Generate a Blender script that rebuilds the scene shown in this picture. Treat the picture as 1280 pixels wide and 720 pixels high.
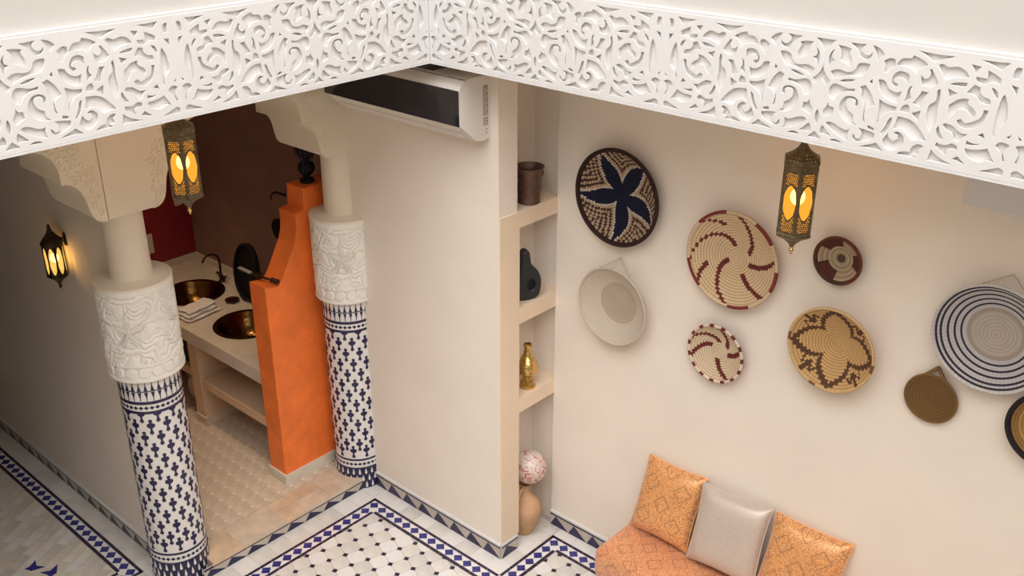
import bpy, bmesh, math, random
import numpy as np
from mathutils import Vector, Matrix
random.seed(7); rng = np.random.default_rng(7)
for o in list(bpy.data.objects): bpy.data.objects.remove(o, do_unlink=True)
scn = bpy.context.scene
COL = scn.collection
PI = math.pi

# ------------------------------------------------------------------ camera
# world: X runs along the basket wall towards the right, Y away through the wall, Z up, metres
CAM_H = 4.6
PITCH = 24.905
cam_d = bpy.data.cameras.new('camera'); cam = bpy.data.objects.new('camera', cam_d); COL.objects.link(cam)
cam_d.sensor_width = 36; cam_d.lens = 1260.0 / 1280 * 36; cam_d.clip_start = .05; cam_d.clip_end = 100
cam.location = (0, 0, CAM_H)
cam.rotation_euler = (math.radians(90 - PITCH), 0, math.radians(42.055))
scn.camera = cam

# ------------------------------------------------------------------ light
w = bpy.data.worlds.new('sky'); scn.world = w; w.use_nodes = True
bg = w.node_tree.nodes['Background']
bg.inputs['Color'].default_value = (1.0, .985, .98, 1); bg.inputs['Strength'].default_value = 2.5
# hazy daylight falling steeply through the open courtyard roof towards the far corner
sun_d = bpy.data.lights.new('sun', 'SUN'); sun_d.energy = 1.7; sun_d.angle = math.radians(55); sun_d.color = (1, .98, .96)
sun = bpy.data.objects.new('sun', sun_d); COL.objects.link(sun); sun.location = (0, 0, 9)
sun.rotation_euler = Vector((-.40, .42, -1.0)).to_track_quat('-Z', 'Y').to_euler()
vs = scn.view_settings
vs.view_transform = 'Standard'; vs.look = 'None'; vs.exposure = 0.32; vs.gamma = 1; vs.use_curve_mapping = False

# ------------------------------------------------------------------ material helpers
def new_mat(name):
    m = bpy.data.materials.new(name); m.use_nodes = True
    nt = m.node_tree; b = nt.nodes['Principled BSDF']
    return m, nt, b
def node(nt, typ, props=None, **ins):
    n = nt.nodes.new(typ)
    for k, v in (props or {}).items(): setattr(n, k, v)
    for k, v in ins.items():
        k = k.replace('_', ' ')
        s = n.inputs[k]
        if hasattr(v, 'is_output') or isinstance(v, bpy.types.NodeSocket): nt.links.new(v, s)
        else: s.default_value = v
    return n
def rgb(c): return (c[0], c[1], c[2], 1)
def ramp(nt, fac, stops):
    r = nt.nodes.new('ShaderNodeValToRGB'); e = r.color_ramp.elements
    e[0].position, e[0].color = stops[0][0], rgb(stops[0][1])
    e[1].position, e[1].color = stops[-1][0], rgb(stops[-1][1])
    for p, c in stops[1:-1]:
        x = e.new(p); x.color = rgb(c)
    nt.links.new(fac, r.inputs['Fac']); return r.outputs['Color']
def coords(nt, kind='Object', scale=(1, 1, 1), rot=(0, 0, 0)):
    t = nt.nodes.new('ShaderNodeTexCoord'); mp = nt.nodes.new('ShaderNodeMapping')
    mp.inputs['Scale'].default_value = scale; mp.inputs['Rotation'].default_value = rot
    nt.links.new(t.outputs[kind], mp.inputs['Vector']); return mp.outputs['Vector']
def mat(name, col, rough=.6, metal=0, var=0, vscale=4, bump=0, bscale=60, spec=None, coat=0):
    m, nt, b = new_mat(name)
    b.inputs['Base Color'].default_value = rgb(col)
    b.inputs['Roughness'].default_value = rough; b.inputs['Metallic'].default_value = metal
    if spec is not None: b.inputs['Specular IOR Level'].default_value = spec
    if coat: b.inputs['Coat Weight'].default_value = coat
    v = coords(nt)
    if var:
        n = node(nt, 'ShaderNodeTexNoise', Vector=v, Scale=vscale, Detail=5.0, Roughness=.6)
        lo = [c * (1 - var) for c in col]; hi = [min(1, c * (1 + var)) for c in col]
        nt.links.new(ramp(nt, n.outputs['Fac'], [(.3, lo), (.7, hi)]), b.inputs['Base Color'])
    if bump:
        n = node(nt, 'ShaderNodeTexNoise', Vector=v, Scale=bscale, Detail=4.0)
        bp = node(nt, 'ShaderNodeBump', Strength=bump, Distance=.01, Height=n.outputs['Fac'])
        nt.links.new(bp.outputs['Normal'], b.inputs['Normal'])
    return m
def attr_mat(name, rough=.75, bump=0):
    m, nt, b = new_mat(name)
    a = node(nt, 'ShaderNodeAttribute', {'attribute_name': 'Col'})
    nt.links.new(a.outputs['Color'], b.inputs['Base Color'])
    b.inputs['Roughness'].default_value = rough
    b.inputs['Specular IOR Level'].default_value = .25
    return m
M = {}
M['cream'] = mat('cream plaster', (.85, .76, .668), .75, var=.03, vscale=2.2, bump=.10, bscale=35)
M['cream_shelf'] = mat('warm cream plaster', (.82, .66, .50), .75, var=.04, vscale=3, bump=.08, bscale=35)
M['upper'] = mat('pale upper plaster', (.55, .53, .49), .75, var=.02, vscale=2, bump=.06, bscale=30)
M['white'] = mat('white plaster', (.68, .67, .67), .55, var=.015, vscale=5)
M['whiteback'] = mat('white backing', (.76, .74, .73), .6)
M['rear'] = mat('dimmed plaster of the added walls', (.50, .44, .36), .8, var=.05)  # muted so the added rear walls bounce less light
M['soffit'] = mat('white ceiling plaster', (.78, .70, .60), .8)
M['sleeve'] = mat('carved white plaster', (.84, .80, .74), .6, var=.02, vscale=20, bump=.12, bscale=90)
M['shaft'] = mat('cream column plaster', (.80, .71, .58), .65, var=.03, vscale=4)
M['tile_white'] = mat('glazed white tile', (.76, .73, .70), .25, var=.03, vscale=12)
M['tile_dark'] = mat('glazed navy tile', (.018, .016, .065), .18, var=.3, vscale=25)
M['tile_blue'] = mat('glazed blue tile', (.035, .035, .19), .16, var=.35, vscale=25)
M['tile_purple'] = mat('dark plum glazed tile', (.03, .018, .05), .2, var=.3, vscale=25)
M['tile_beige'] = mat('beige glazed tile', (.50, .44, .38), .3, var=.12, vscale=9)
M['marble_white'] = mat('off white marble tile', (.68, .64, .59), .32, var=.10, vscale=7)
M['marble_white2'] = mat('pale grey marble tile', (.63, .60, .56), .32, var=.12, vscale=8)
M['marble_brick'] = mat('creamy marble brick', (.66, .60, .50), .35, var=.14, vscale=6)
M['marble_brick2'] = mat('grey creamy marble brick', (.56, .51, .44), .35, var=.14, vscale=6)
M['marble_beige'] = mat('beige marble', (.64, .47, .32), .32, var=.22, vscale=6)
M['marble_beige2'] = mat('pale beige marble', (.62, .50, .38), .32, var=.16, vscale=8)
M['marble_dot'] = mat('cream dot tile', (.74, .66, .55), .3)
M['grout'] = mat('grey grout', (.52, .49, .45), .9, var=.1, vscale=30)
M['grout_beige'] = mat('beige grout', (.44, .34, .25), .9, var=.1, vscale=30)
M['orange'] = mat('burnt orange polished plaster', (.86, .19, .034), .5, var=.16, vscale=5, bump=.05, bscale=25)
M['brownwall'] = mat('terracotta brown plaster', (.25, .15, .115), .6, var=.15, vscale=3)
M['red'] = mat('deep red plaster', (.26, .012, .022), .55, var=.1, vscale=3)
M['counter'] = mat('cream marble counter', (.66, .58, .48), .35, var=.10, vscale=7)
M['counterbase'] = mat('peach plaster base', (.66, .46, .30), .65, var=.08, vscale=5)
M['brass'] = mat('hammered aged brass', (.15, .078, .022), .2, metal=1, var=.35, vscale=14, bump=.35, bscale=28)
M['brass_bright'] = mat('polished brass', (.68, .47, .17), .22, metal=1, var=.25, vscale=30, bump=.25, bscale=55)
M['bronze'] = mat('dark bronze', (.05, .033, .022), .35, metal=.8)
M['lantern'] = mat('aged bronze metal', (.17, .125, .07), .45, metal=.75, var=.35, vscale=60, bump=.3, bscale=140)
M['iron'] = mat('black iron', (.02, .016, .014), .45, metal=.5)
M['black'] = mat('matt black', (.008, .008, .009), .55, spec=.2)
M['mirror'] = mat('dark mirror glass', (.02, .022, .025), .05, metal=.6)
M['ac_white'] = mat('white plastic', (.74, .70, .66), .4)
M['ac_black'] = mat('glossy black glass', (.012, .014, .022), .06, coat=.5)
M['ac_grey'] = mat('grey sticker', (.30, .27, .25), .6)
M['ac_slot'] = mat('dark slot', (.02, .02, .04), .6)
M['potbrown'] = mat('dark brown metal', (.12, .065, .045), .42, metal=.35, var=.25, vscale=30, bump=.1)
M['sculpt'] = mat('charcoal ceramic', (.018, .019, .022), .5, var=.2, vscale=10)
M['clay'] = mat('terracotta clay', (.55, .33, .19), .8, var=.14, vscale=9, bump=.15, bscale=40)
M['towel'] = mat('white towelling', (.84, .79, .75), .95, bump=.5, bscale=220)
M['switch'] = mat('white switch plastic', (.70, .62, .55), .4)
M['paleceramic'] = mat('pale ceramic', (.62, .52, .42), .5)
M['basket'] = attr_mat('woven straw', .8)
M['rope'] = mat('pale cotton rope', (.60, .50, .40), .9, bump=.6, bscale=200)
M['copperdish'] = mat('dark copper dish', (.11, .05, .025), .35, metal=.9)

def glow_mat(name, col, strength, clear):
    m = bpy.data.materials.new(name); m.use_nodes = True; nt = m.node_tree
    for n in list(nt.nodes):
        if n.type != 'OUTPUT_MATERIAL': nt.nodes.remove(n)
    out = [n for n in nt.nodes if n.type == 'OUTPUT_MATERIAL'][0]
    e = node(nt, 'ShaderNodeEmission', Color=rgb(col), Strength=strength)
    t = node(nt, 'ShaderNodeBsdfTransparent', Color=(1, .88, .58, 1))
    mx = nt.nodes.new('ShaderNodeMixShader'); mx.inputs[0].default_value = clear
    nt.links.new(e.outputs[0], mx.inputs[1]); nt.links.new(t.outputs[0], mx.inputs[2])
    nt.links.new(mx.outputs[0], out.inputs['Surface']); return m
M['amber'] = glow_mat('lit amber glass', (1, .44, .05), .95, .5)
M['amber_pale'] = glow_mat('lit pale amber glass', (1, .60, .16), 1.0, .5)
M['bulb'] = glow_mat('lit bulb', (1, .82, .50), 9.0, 0)

def brocade(name, ca, cb, cc, cell=9, fine=85):
    m, nt, b = new_mat(name)
    uv = coords(nt, 'UV', rot=(0, 0, math.radians(45)))
    uv0 = coords(nt, 'UV')
    v1 = node(nt, 'ShaderNodeTexVoronoi', {'distance': 'CHEBYCHEV', 'feature': 'F1'}, Vector=uv, Scale=cell, Randomness=0.0)
    ln = node(nt, 'ShaderNodeMath', {'operation': 'PINGPONG'}); nt.links.new(v1.outputs['Distance'], ln.inputs[0]); ln.inputs[1].default_value = .25
    l2 = node(nt, 'ShaderNodeMath', {'operation': 'GREATER_THAN'}); nt.links.new(ln.outputs[0], l2.inputs[0]); l2.inputs[1].default_value = .228
    v2 = node(nt, 'ShaderNodeTexVoronoi', {'feature': 'DISTANCE_TO_EDGE'}, Vector=uv0, Scale=fine, Randomness=.9)
    s2 = node(nt, 'ShaderNodeMath', {'operation': 'LESS_THAN'}); nt.links.new(v2.outputs['Distance'], s2.inputs[0]); s2.inputs[1].default_value = .13
    big = node(nt, 'ShaderNodeTexNoise', Vector=uv0, Scale=5.0, Detail=2.0)
    c1 = ramp(nt, big.outputs['Fac'], [(.35, ca), (.65, cb)])
    m1 = nt.nodes.new('ShaderNodeMixRGB'); nt.links.new(s2.outputs[0], m1.inputs['Fac']); nt.links.new(c1, m1.inputs['Color1']); m1.inputs['Color2'].default_value = rgb(cc)
    mf = node(nt, 'ShaderNodeMath', {'operation': 'MULTIPLY'}); nt.links.new(l2.outputs[0], mf.inputs[0]); mf.inputs[1].default_value = .7
    m2 = nt.nodes.new('ShaderNodeMixRGB'); nt.links.new(mf.outputs[0], m2.inputs['Fac']); nt.links.new(m1.outputs[0], m2.inputs['Color1']); m2.inputs['Color2'].default_value = rgb([c * .6 for c in cc])
    nt.links.new(m2.outputs[0], b.inputs['Base Color'])
    b.inputs['Roughness'].default_value = .36; b.inputs['Metallic'].default_value = .2
    b.inputs['Sheen Weight'].default_value = .3
    bp = node(nt, 'ShaderNodeBump', Strength=.25, Distance=.002, Height=s2.outputs[0]); nt.links.new(bp.outputs['Normal'], b.inputs['Normal'])
    return m
M['brocade'] = brocade('orange gold brocade', (.93, .44, .15), (1.0, .53, .19), (.58, .25, .10), cell=6.5, fine=105)
M['brocade_bench'] = brocade('rose orange brocade', (.92, .43, .20), (.98, .52, .23), (.60, .23, .11), cell=6.5, fine=105)
M['silver'] = brocade('silver beige fabric', (.64, .54, .47), (.70, .60, .52), (.55, .45, .38), cell=60, fine=210)

# ------------------------------------------------------------------ mesh helpers
ORG = {}
def tag(o, label=None, cat=None, group=None, kind=None):
    if label: o['label'] = label
    if cat: o['category'] = cat
    if group: o['group'] = group
    if kind: o['kind'] = kind
    return o
def empty(name, loc, label=None, cat=None, group=None, kind=None):
    o = bpy.data.objects.new(name, None); COL.objects.link(o); o.location = loc; o.empty_display_size = .1
    ORG[o] = Vector(loc); return tag(o, label, cat, group, kind)
def mk(name, VF, m, parent=None, smooth=False, label=None, cat=None, group=None, kind=None):
    V, F = VF[0], VF[1]
    V = np.asarray(V, float).reshape(-1, 3)
    if parent is not None: org = ORG[parent]
    else: org = Vector(((V[:, 0].min() + V[:, 0].max()) / 2, (V[:, 1].min() + V[:, 1].max()) / 2, V[:, 2].min()))
    me = bpy.data.meshes.new(name); me.from_pydata((V - np.array(org)).tolist(), [], [list(map(int, f)) for f in F]); me.update()
    me.materials.append(M[m] if isinstance(m, str) else m)
    if smooth:
        me.polygons.foreach_set('use_smooth', [True] * len(me.polygons)); me.set_sharp_from_angle(angle=math.radians(48))
    o = bpy.data.objects.new(name, me); COL.objects.link(o)
    if parent is not None: o.parent = parent; ORG[o] = org
    else: o.location = org; ORG[o] = org
    return tag(o, label, cat, group, kind)
def inst(name, me, parent, loc, rz=0.0):
    """a piece that shares mesh data; loc in world metres"""
    o = bpy.data.objects.new(name, me); COL.objects.link(o); o.parent = parent
    o.location = Vector(loc) - ORG[parent]; o.rotation_euler = (0, 0, rz); ORG[o] = Vector(loc); return o
def mesh_of(name, VF, m, smooth=False):
    me = bpy.data.meshes.new(name); me.from_pydata([tuple(map(float, v)) for v in VF[0]], [], [list(map(int, f)) for f in VF[1]]); me.update()
    me.materials.append(M[m]);
    if smooth: me.polygons.foreach_set('use_smooth', [True] * len(me.polygons))
    return me
def join(*parts):
    V = []; F = []
    for v, f in parts:
        n = len(V); V += [tuple(p) for p in v]; F += [[i + n for i in q] for q in f]
    return V, F
def move(VF, d): return [(v[0] + d[0], v[1] + d[1], v[2] + d[2]) for v in VF[0]], VF[1]
def xf(VF, mtx): return [tuple(mtx @ Vector(v)) for v in VF[0]], VF[1]
def box(x0, x1, y0, y1, z0, z1):
    V = [(x, y, z) for z in (z0, z1) for x, y in ((x0, y0), (x1, y0), (x1, y1), (x0, y1))]
    return V, [(3, 2, 1, 0), (4, 5, 6, 7), (0, 1, 5, 4), (1, 2, 6, 5), (2, 3, 7, 6), (3, 0, 4, 7)]
def bbox(x0, x1, y0, y1, z0, z1, r=.006, seg=2):
    bm = bmesh.new(); V, F = box(x0, x1, y0, y1, z0, z1)
    vs_ = [bm.verts.new(v) for v in V]
    for f in F: bm.faces.new([vs_[i] for i in f])
    bmesh.ops.bevel(bm, geom=list(bm.edges), offset=r, segments=seg, affect='EDGES', profile=.5)
    bm.verts.index_update()
    out = ([tuple(v.co) for v in bm.verts], [[v.index for v in f.verts] for f in bm.faces]); bm.free(); return out
def lathe(prof, n=40, c=(0, 0, 0), a0=0.0, caps=True):
    V = []; F = []
    for r, z in prof:
        for i in range(n):
            a = a0 + 2 * PI * i / n; V.append((c[0] + r * math.cos(a), c[1] + r * math.sin(a), c[2] + z))
    for j in range(len(prof) - 1):
        for i in range(n):
            k = (i + 1) % n; F.append((j * n + i, j * n + k, (j + 1) * n + k, (j + 1) * n + i))
    if caps:
        F.append(tuple(range(n - 1, -1, -1))); F.append(tuple((len(prof) - 1) * n + i for i in range(n)))
    return V, F
def tube(path, r, n=8, closed=False):
    P = [Vector(p) for p in path]; L = len(P); V = []; F = []
    rr = r if isinstance(r, (list, tuple)) else [r] * L
    up = None
    for i in range(L):
        if closed: t = (P[(i + 1) % L] - P[i - 1])
        else: t = P[min(i + 1, L - 1)] - P[max(i - 1, 0)]
        t.normalize()
        if up is None:
            up = Vector((0, 0, 1)) if abs(t.z) < .9 else Vector((1, 0, 0))
        a = t.cross(up)
        if a.length < 1e-6: a = t.orthogonal()
        a.normalize(); b = a.cross(t).normalized(); up = b
        for k in range(n):
            an = 2 * PI * k / n; V.append(tuple(P[i] + (a * math.cos(an) + b * math.sin(an)) * rr[i]))
    for i in range(L if closed else L - 1):
        j = (i + 1) % L
        for k in range(n):
            q = (k + 1) % n; F.append((i * n + k, i * n + q, j * n + q, j * n + k))
    if not closed: F.append(tuple(range(n - 1, -1, -1))); F.append(tuple((L - 1) * n + k for k in range(n)))
    return V, F
def prism(poly, t0, t1, f):
    """polygon in 2D raised between t0 and t1; f maps (u, v, t) to world"""
    n = len(poly); V = [f(u, v, t0) for u, v in poly] + [f(u, v, t1) for u, v in poly]
    F = [tuple(range(n - 1, -1, -1)), tuple(range(n, 2 * n))] + [(i, (i + 1) % n, n + (i + 1) % n, n + i) for i in range(n)]
    return V, F
def sphere(c, r, n=16, m=10, sq=1.0):
    return lathe([(max(1e-4, r * math.sin(PI * j / m)), -r * sq * math.cos(PI * j / m)) for j in range(m + 1)], n, c)
def fix(VF):
    bm = bmesh.new(); vs_ = [bm.verts.new(v) for v in VF[0]]
    for f in VF[1]:
        try: bm.faces.new([vs_[i] for i in f])
        except ValueError: pass
    bmesh.ops.recalc_face_normals(bm, faces=bm.faces); bm.verts.index_update()
    out = ([tuple(v.co) for v in bm.verts], [[v.index for v in f.verts] for f in bm.faces]); bm.free(); return out
def plate(polys, thick, bevel=0.0):
    """flat plate in the XY plane, 0..thick, outline polys[0] with holes polys[1:]"""
    cu = bpy.data.curves.new('tmp', 'CURVE'); cu.dimensions = '2D'; cu.fill_mode = 'BOTH'
    cu.extrude = thick / 2 - bevel; cu.bevel_depth = bevel; cu.bevel_resolution = 1; cu.offset = -bevel
    for p in polys:
        s = cu.splines.new('POLY'); s.points.add(len(p) - 1); s.use_cyclic_u = True
        s.points.foreach_set('co', [c for u, v in p for c in (u, v, 0, 1)])
    o = bpy.data.objects.new('tmp', cu); COL.objects.link(o)
    dg = bpy.context.evaluated_depsgraph_get(); me = bpy.data.meshes.new_from_object(o.evaluated_get(dg))
    V = [(v.co.x, v.co.y, v.co.z + thick / 2) for v in me.vertices]; F = [tuple(p.vertices) for p in me.polygons]
    bpy.data.objects.remove(o); bpy.data.curves.remove(cu); bpy.data.meshes.remove(me)
    return V, F
def smooth_poly(p, sub=3, sharp=62):
    n = len(p); out = []; T = []
    for i in range(n):
        a, b, c = np.array(p[i - 1], float), np.array(p[i], float), np.array(p[(i + 1) % n], float)
        u, v = b - a, c - b; lu, lv = np.linalg.norm(u) + 1e-9, np.linalg.norm(v) + 1e-9
        ang = math.degrees(math.acos(max(-1, min(1, float(u @ v) / lu / lv))))
        T.append(None if ang > sharp else (u / lu + v / lv) / 2)
    for i in range(n):
        a, b = np.array(p[i], float), np.array(p[(i + 1) % n], float); d = b - a; L = np.linalg.norm(d)
        ta = T[i] * L if T[i] is not None else d; tb = T[(i + 1) % n] * L if T[(i + 1) % n] is not None else d
        if T[i] is None and T[(i + 1) % n] is not None: ta = 2 * d - tb
        if T[i] is not None and T[(i + 1) % n] is None: tb = 2 * d - ta
        for k in range(sub):
            t = k / sub; h = (2 * t**3 - 3 * t**2 + 1, t**3 - 2 * t**2 + t, -2 * t**3 + 3 * t**2, t**3 - t**2)
            q = h[0] * a + h[1] * ta + h[2] * b + h[3] * tb; out.append((float(q[0]), float(q[1])))
    return out
def clip(poly, x0, x1, y0, y1):
    for ax, lim, sg in ((0, x0, 1), (0, x1, -1), (1, y0, 1), (1, y1, -1)):
        out = []
        for i in range(len(poly)):
            a, b = poly[i - 1], poly[i]; da, db = (a[ax] - lim) * sg, (b[ax] - lim) * sg
            if (da >= 0) != (db >= 0):
                t = da / (da - db); out.append((a[0] + (b[0] - a[0]) * t, a[1] + (b[1] - a[1]) * t))
            if db >= 0: out.append(b)
        poly = out
        if len(poly) < 3: return []
    return poly
def area(p): return abs(sum(p[i - 1][0] * p[i][1] - p[i][0] * p[i - 1][1] for i in range(len(p)))) / 2
UP = lambda u, v, t: (u, v, t)

# ================================================================== setting
ZC = 3.427          # gallery soffit
XF, YF = -3.947, 3.72   # frieze planes
YA = 4.03           # wall with the air conditioner
YB = 4.56           # basket wall
YL = 2.45           # sconce wall
XE = -3.737         # end of the block with the niche
XS, ZS = -5.065, .10    # step edge and height of the washroom floor
YW, XW = 4.39, -7.86    # washroom back wall, washroom red end wall
def S(name, VF, m, label, cat='wall', smooth=False):
    return mk(name, VF, m, None, smooth, label, cat, None, 'structure')
S('wall_right', join(box(XE + .001, 2.4, YB, YB + .2, 0, ZC), box(-3.955, XE + .001, YB + .035, YB + .2, 0, ZC)), 'cream', 'cream plastered wall hung with woven baskets behind the bench')
S('wall_back', join(box(-5.1, -3.955, YA, 5.2, 0, ZC), box(-3.955, XE - .001, YA, 4.19, 0, ZC), box(-3.955, -3.954, 4.19, YB + .036, 0, ZC)), 'cream', 'cream plastered wall block below the air conditioner with shelf niche at its end')
S('wall_left', box(-9.2, -5.28, YL, YL + .17, 0, ZC), 'cream', 'shaded cream wall carrying the lit wall lantern')
S('wall_unseen_far', box(-9.4, -9.2, -3, 5.2, 0, ZC), 'cream', 'unseen cream wall added to keep sky light out of the left bay')  # added out of view to stop sky light leaking in from the far end
S('wall_washroom_back', box(-8.2, -5.1, YW, YW + .2, 0, ZC), 'brownwall', 'dark terracotta brown wall behind the wash basins')
S('wall_washroom_end', box(XW - .2, XW, YL + .17, YW, 0, ZC), 'red', 'deep red end wall beyond the wash basins')
S('ceiling', join(box(-9.4, XF - .05, -3, 5.2, ZC, 3.86), box(XF - .05, 2.4, YF + .05, 5.2, ZC, 3.86)), 'soffit', 'plastered gallery slab above the ground floor', 'ceiling')
S('wall_upper_left', box(XF - .30, XF - .035, -3, YF + .30, 3.86, 7.0), 'upper', 'bright cream parapet wall above the left carved frieze')
S('wall_upper_right', box(XF - .035, 2.4, YF + .035, YF + .30, 3.86, 7.0), 'upper', 'bright cream parapet wall above the right carved frieze')
S('wall_unseen_rear', join(box(-9.4, 2.6, -3.2, -3.0, 0, 7.0), box(2.4, 2.6, -3, 5.2, 0, 7.0)), 'rear', 'unseen walls added behind the viewer to shape the daylight')  # invented enclosure, tall enough to make the sky light fall steeply

S('wall_unseen_left', box(-5.56, -5.08, -3, 1.10, 0, ZC), 'cream', 'unseen cream wall added on the left to darken the sconce bay')  # invented light blocker, keeps daylight from flooding the left bay
# ---- carved friezes (hole outlines of half a repeat: s along 0..1000, t height in mm)
HOLES = [
('n',[(28,398),(50,398),(57,391),(59,360),(35,361)]),
('n',[(29,333),(60,337),(30,306)]),
('n',[(85,411),(125,409),(213,408),(157,396),(116,382)]),
('n',[(110,353),(148,368),(175,376),(172,346),(224,348),(222,336),(178,326),(152,336),(112,335)]),
('n',[(210,384),(255,389),(231,362)]),
('n',[(110,291),(119,309),(145,319),(132,301),(114,284)]),
('n',[(195,313),(224,319),(255,287),(202,278),(186,263),(137,260),(144,276),(177,283),(194,296)]),
('n',[(257,321),(299,319),(339,308),(307,307),(264,310)]),
('n',[(298,280),(344,292),(333,263)]),
('n',[(82,302),(92,282),(103,184),(100,156),(90,147),(80,181),(53,203),(52,240),(61,271)]),
('n',[(139,237),(161,236),(169,206),(204,187),(236,177),(259,191),(276,184),(266,169),(235,160),(195,164),(163,184),(147,213)]),
('n',[(325,236),(325,214),(319,189),(299,203),(282,224),(245,228),(222,216),(208,203),(194,217),(208,233),(239,248),(237,266),(283,260),(315,241)]),
('n',[(256,341),(265,354),(287,367),(315,373),(360,366),(391,375),(407,368),(364,319),(327,333),(284,340)]),
('n',[(334,407),(433,406),(514,410),(468,395),(434,379),(383,394)]),
('n',[(459,364),(488,379),(537,390),(544,379),(584,375),(605,361),(613,346),(577,348),(539,342),(505,323),(496,344)]),
('n',[(622,365),(640,369),(660,365),(681,353),(670,338),(674,315),(655,313),(638,331),(622,343)]),
('n',[(438,352),(447,346),(438,331),(446,317),(461,313),(484,324),(479,302),(473,291),(421,289),(395,306),(415,329)]),
('n',[(382,285),(392,277),(390,256),(394,238),(419,222),(425,208),(426,178),(397,122),(386,140),(373,170),(375,187),(378,225),(375,262)]),
('n',[(433,266),(467,267),(479,247),(505,217),(467,209),(457,238)]),
('n',[(517,281),(533,271),(540,243),(545,221),(512,238),(526,256)]),
('n',[(542,287),(540,316),(564,326),(597,325),(622,306),(626,288),(617,273),(598,268),(591,277),(601,282),(615,285),(613,296),(595,305),(567,302)]),
('n',[(569,253),(598,247),(641,261),(655,280),(692,285),(681,251),(658,227),(621,213),(579,209)]),
('n',[(725,281),(741,269),(722,262)]),
('n',[(682,379),(706,396),(748,406),(728,380),(716,354)]),
('n',[(782,406),(867,404),(831,385),(813,369),(799,356),(773,351),(750,361),(746,380),(760,367),(784,368),(802,382),(798,394)]),
('n',[(855,380),(888,387),(932,388),(912,367),(911,334),(849,315),(849,343),(865,369)]),
('n',[(748,334),(809,330),(824,306),(853,293),(915,298),(956,285),(932,259),(888,274),(838,284),(785,286)]),
('n',[(948,370),(965,358),(975,332),(968,302),(954,323),(932,329),(956,339),(958,354)]),
('q',[(1005,350),(982,377),(944,406),(996,405)]),
('q',[(1005,309),(990,282),(950,249),(969,229),(1001,256)]),
('n',[(815,268),(863,266),(899,254),(859,255)]),
('n',[(695,184),(710,211),(733,237),(758,254),(786,245),(772,227),(773,213),(755,187),(748,150),(743,120),(734,116),(741,158),(722,175)]),
('n',[(810,235),(853,231),(925,242),(946,226),(951,203),(941,184),(913,179),(896,202),(861,218),(812,223)]),
('n',[(782,178),(790,195),(820,204),(854,199),(876,178),(883,154),(867,123),(828,101),(776,97),(798,114),(800,133),(830,147),(848,168),(845,189),(816,196),(796,187),(798,171),(789,168)]),
('n',[(913,149),(939,152),(947,165),(953,148),(970,129),(961,104),(908,121)]),
('q',[(994,130),(988,102),(997,71)]),
('n',[(807,78),(819,71),(852,72),(895,86),(927,89),(944,82),(915,64),(871,43),(807,30),(817,54)]),
('n',[(910,35),(960,70),(970,58),(971,36)]),
('n',[(840,15),(882,25),(911,17)]),
('q',[(997,42),(962,15),(996,15)]),
('n',[(671,77),(709,84),(761,87),(742,70),(745,50),(766,43),(786,61),(785,46),(768,35),(734,37),(698,47),(676,61)]),
('n',[(458,195),(501,179),(463,156)]),
('n',[(525,210),(549,202),(559,181),(518,178),(513,192)]),
('n',[(579,194),(634,199),(674,212),(671,181),(671,148),(670,118),(641,155),(610,172),(587,178)]),
('n',[(405,87),(444,124),(487,150),(527,158),(567,159),(580,111),(528,113),(480,81),(438,88)]),
('n',[(593,151),(609,143),(622,116),(645,85),(636,80),(609,107)]),
('n',[(518,80),(531,95),(556,102),(574,93),(552,90),(548,73),(570,62),(597,75),(603,89),(629,57),(604,32),(576,27),(539,41),(519,61)]),
('n',[(414,65),(440,70),(469,55),(478,33),(517,30),(542,17),(489,17),(442,18),(455,28),(427,34),(434,50)]),
('n',[(615,17),(656,43),(743,16),(686,19)]),
('n',[(679,97),(711,105),(717,96),(703,90),(681,90)]),
('n',[(15,166),(34,155),(25,151)]),
('n',[(13,127),(57,134),(78,117),(48,97),(32,68),(22,70),(32,99)]),
('n',[(143,155),(166,144),(131,135)]),
('n',[(146,116),(179,111),(210,118),(214,104),(180,105)]),
('n',[(111,103),(150,92),(213,88),(203,69),(174,53),(136,49),(103,61),(69,56),(89,79)]),
('n',[(17,32),(41,42),(68,34),(128,16),(70,17),(21,16)]),
('n',[(213,140),(256,143),(290,161),(332,164),(340,157),(316,143),(287,135),(272,112),(248,108),(233,127)]),
('n',[(357,151),(366,139),(351,111),(324,107),(345,129)]),
('n',[(250,89),(280,96),(306,86),(354,90),(358,77),(295,48),(302,70),(276,78),(252,75)]),
('n',[(242,54),(264,40),(200,30)]),
('n',[(373,60),(385,18),(265,20),(325,34)]),
]
LH = .74; FH = .432
def frieze_polys(length, n0=0):
    polys = [[(0, 0), (length, 0), (length, FH), (0, FH)]]
    ncell = int(math.ceil(length / LH))
    def place(pts, k):
        f = k % 2; b = k * LH
        return [((b + (LH - s / 1000 * LH if f else s / 1000 * LH)), .004 + t / 1000) for s, t in pts]
    for k in range(ncell):
        for kind, pts in HOLES:
            if kind == 'q':
                if k % 2: continue
                full = [(min(s, 1000), t) for s, t in pts]
                full[0] = (1000, full[0][1]); full[-1] = (1000, full[-1][1])
                full = full + [(2000 - s, t) for s, t in reversed(full[1:-1])]
                p = place(full, k)
            else: p = place(pts, k)
            if max(a for a, _ in p) > length - .012 or min(a for a, _ in p) < .008: continue
            polys.append(smooth_poly(p))
    return polys
FT = .017
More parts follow.
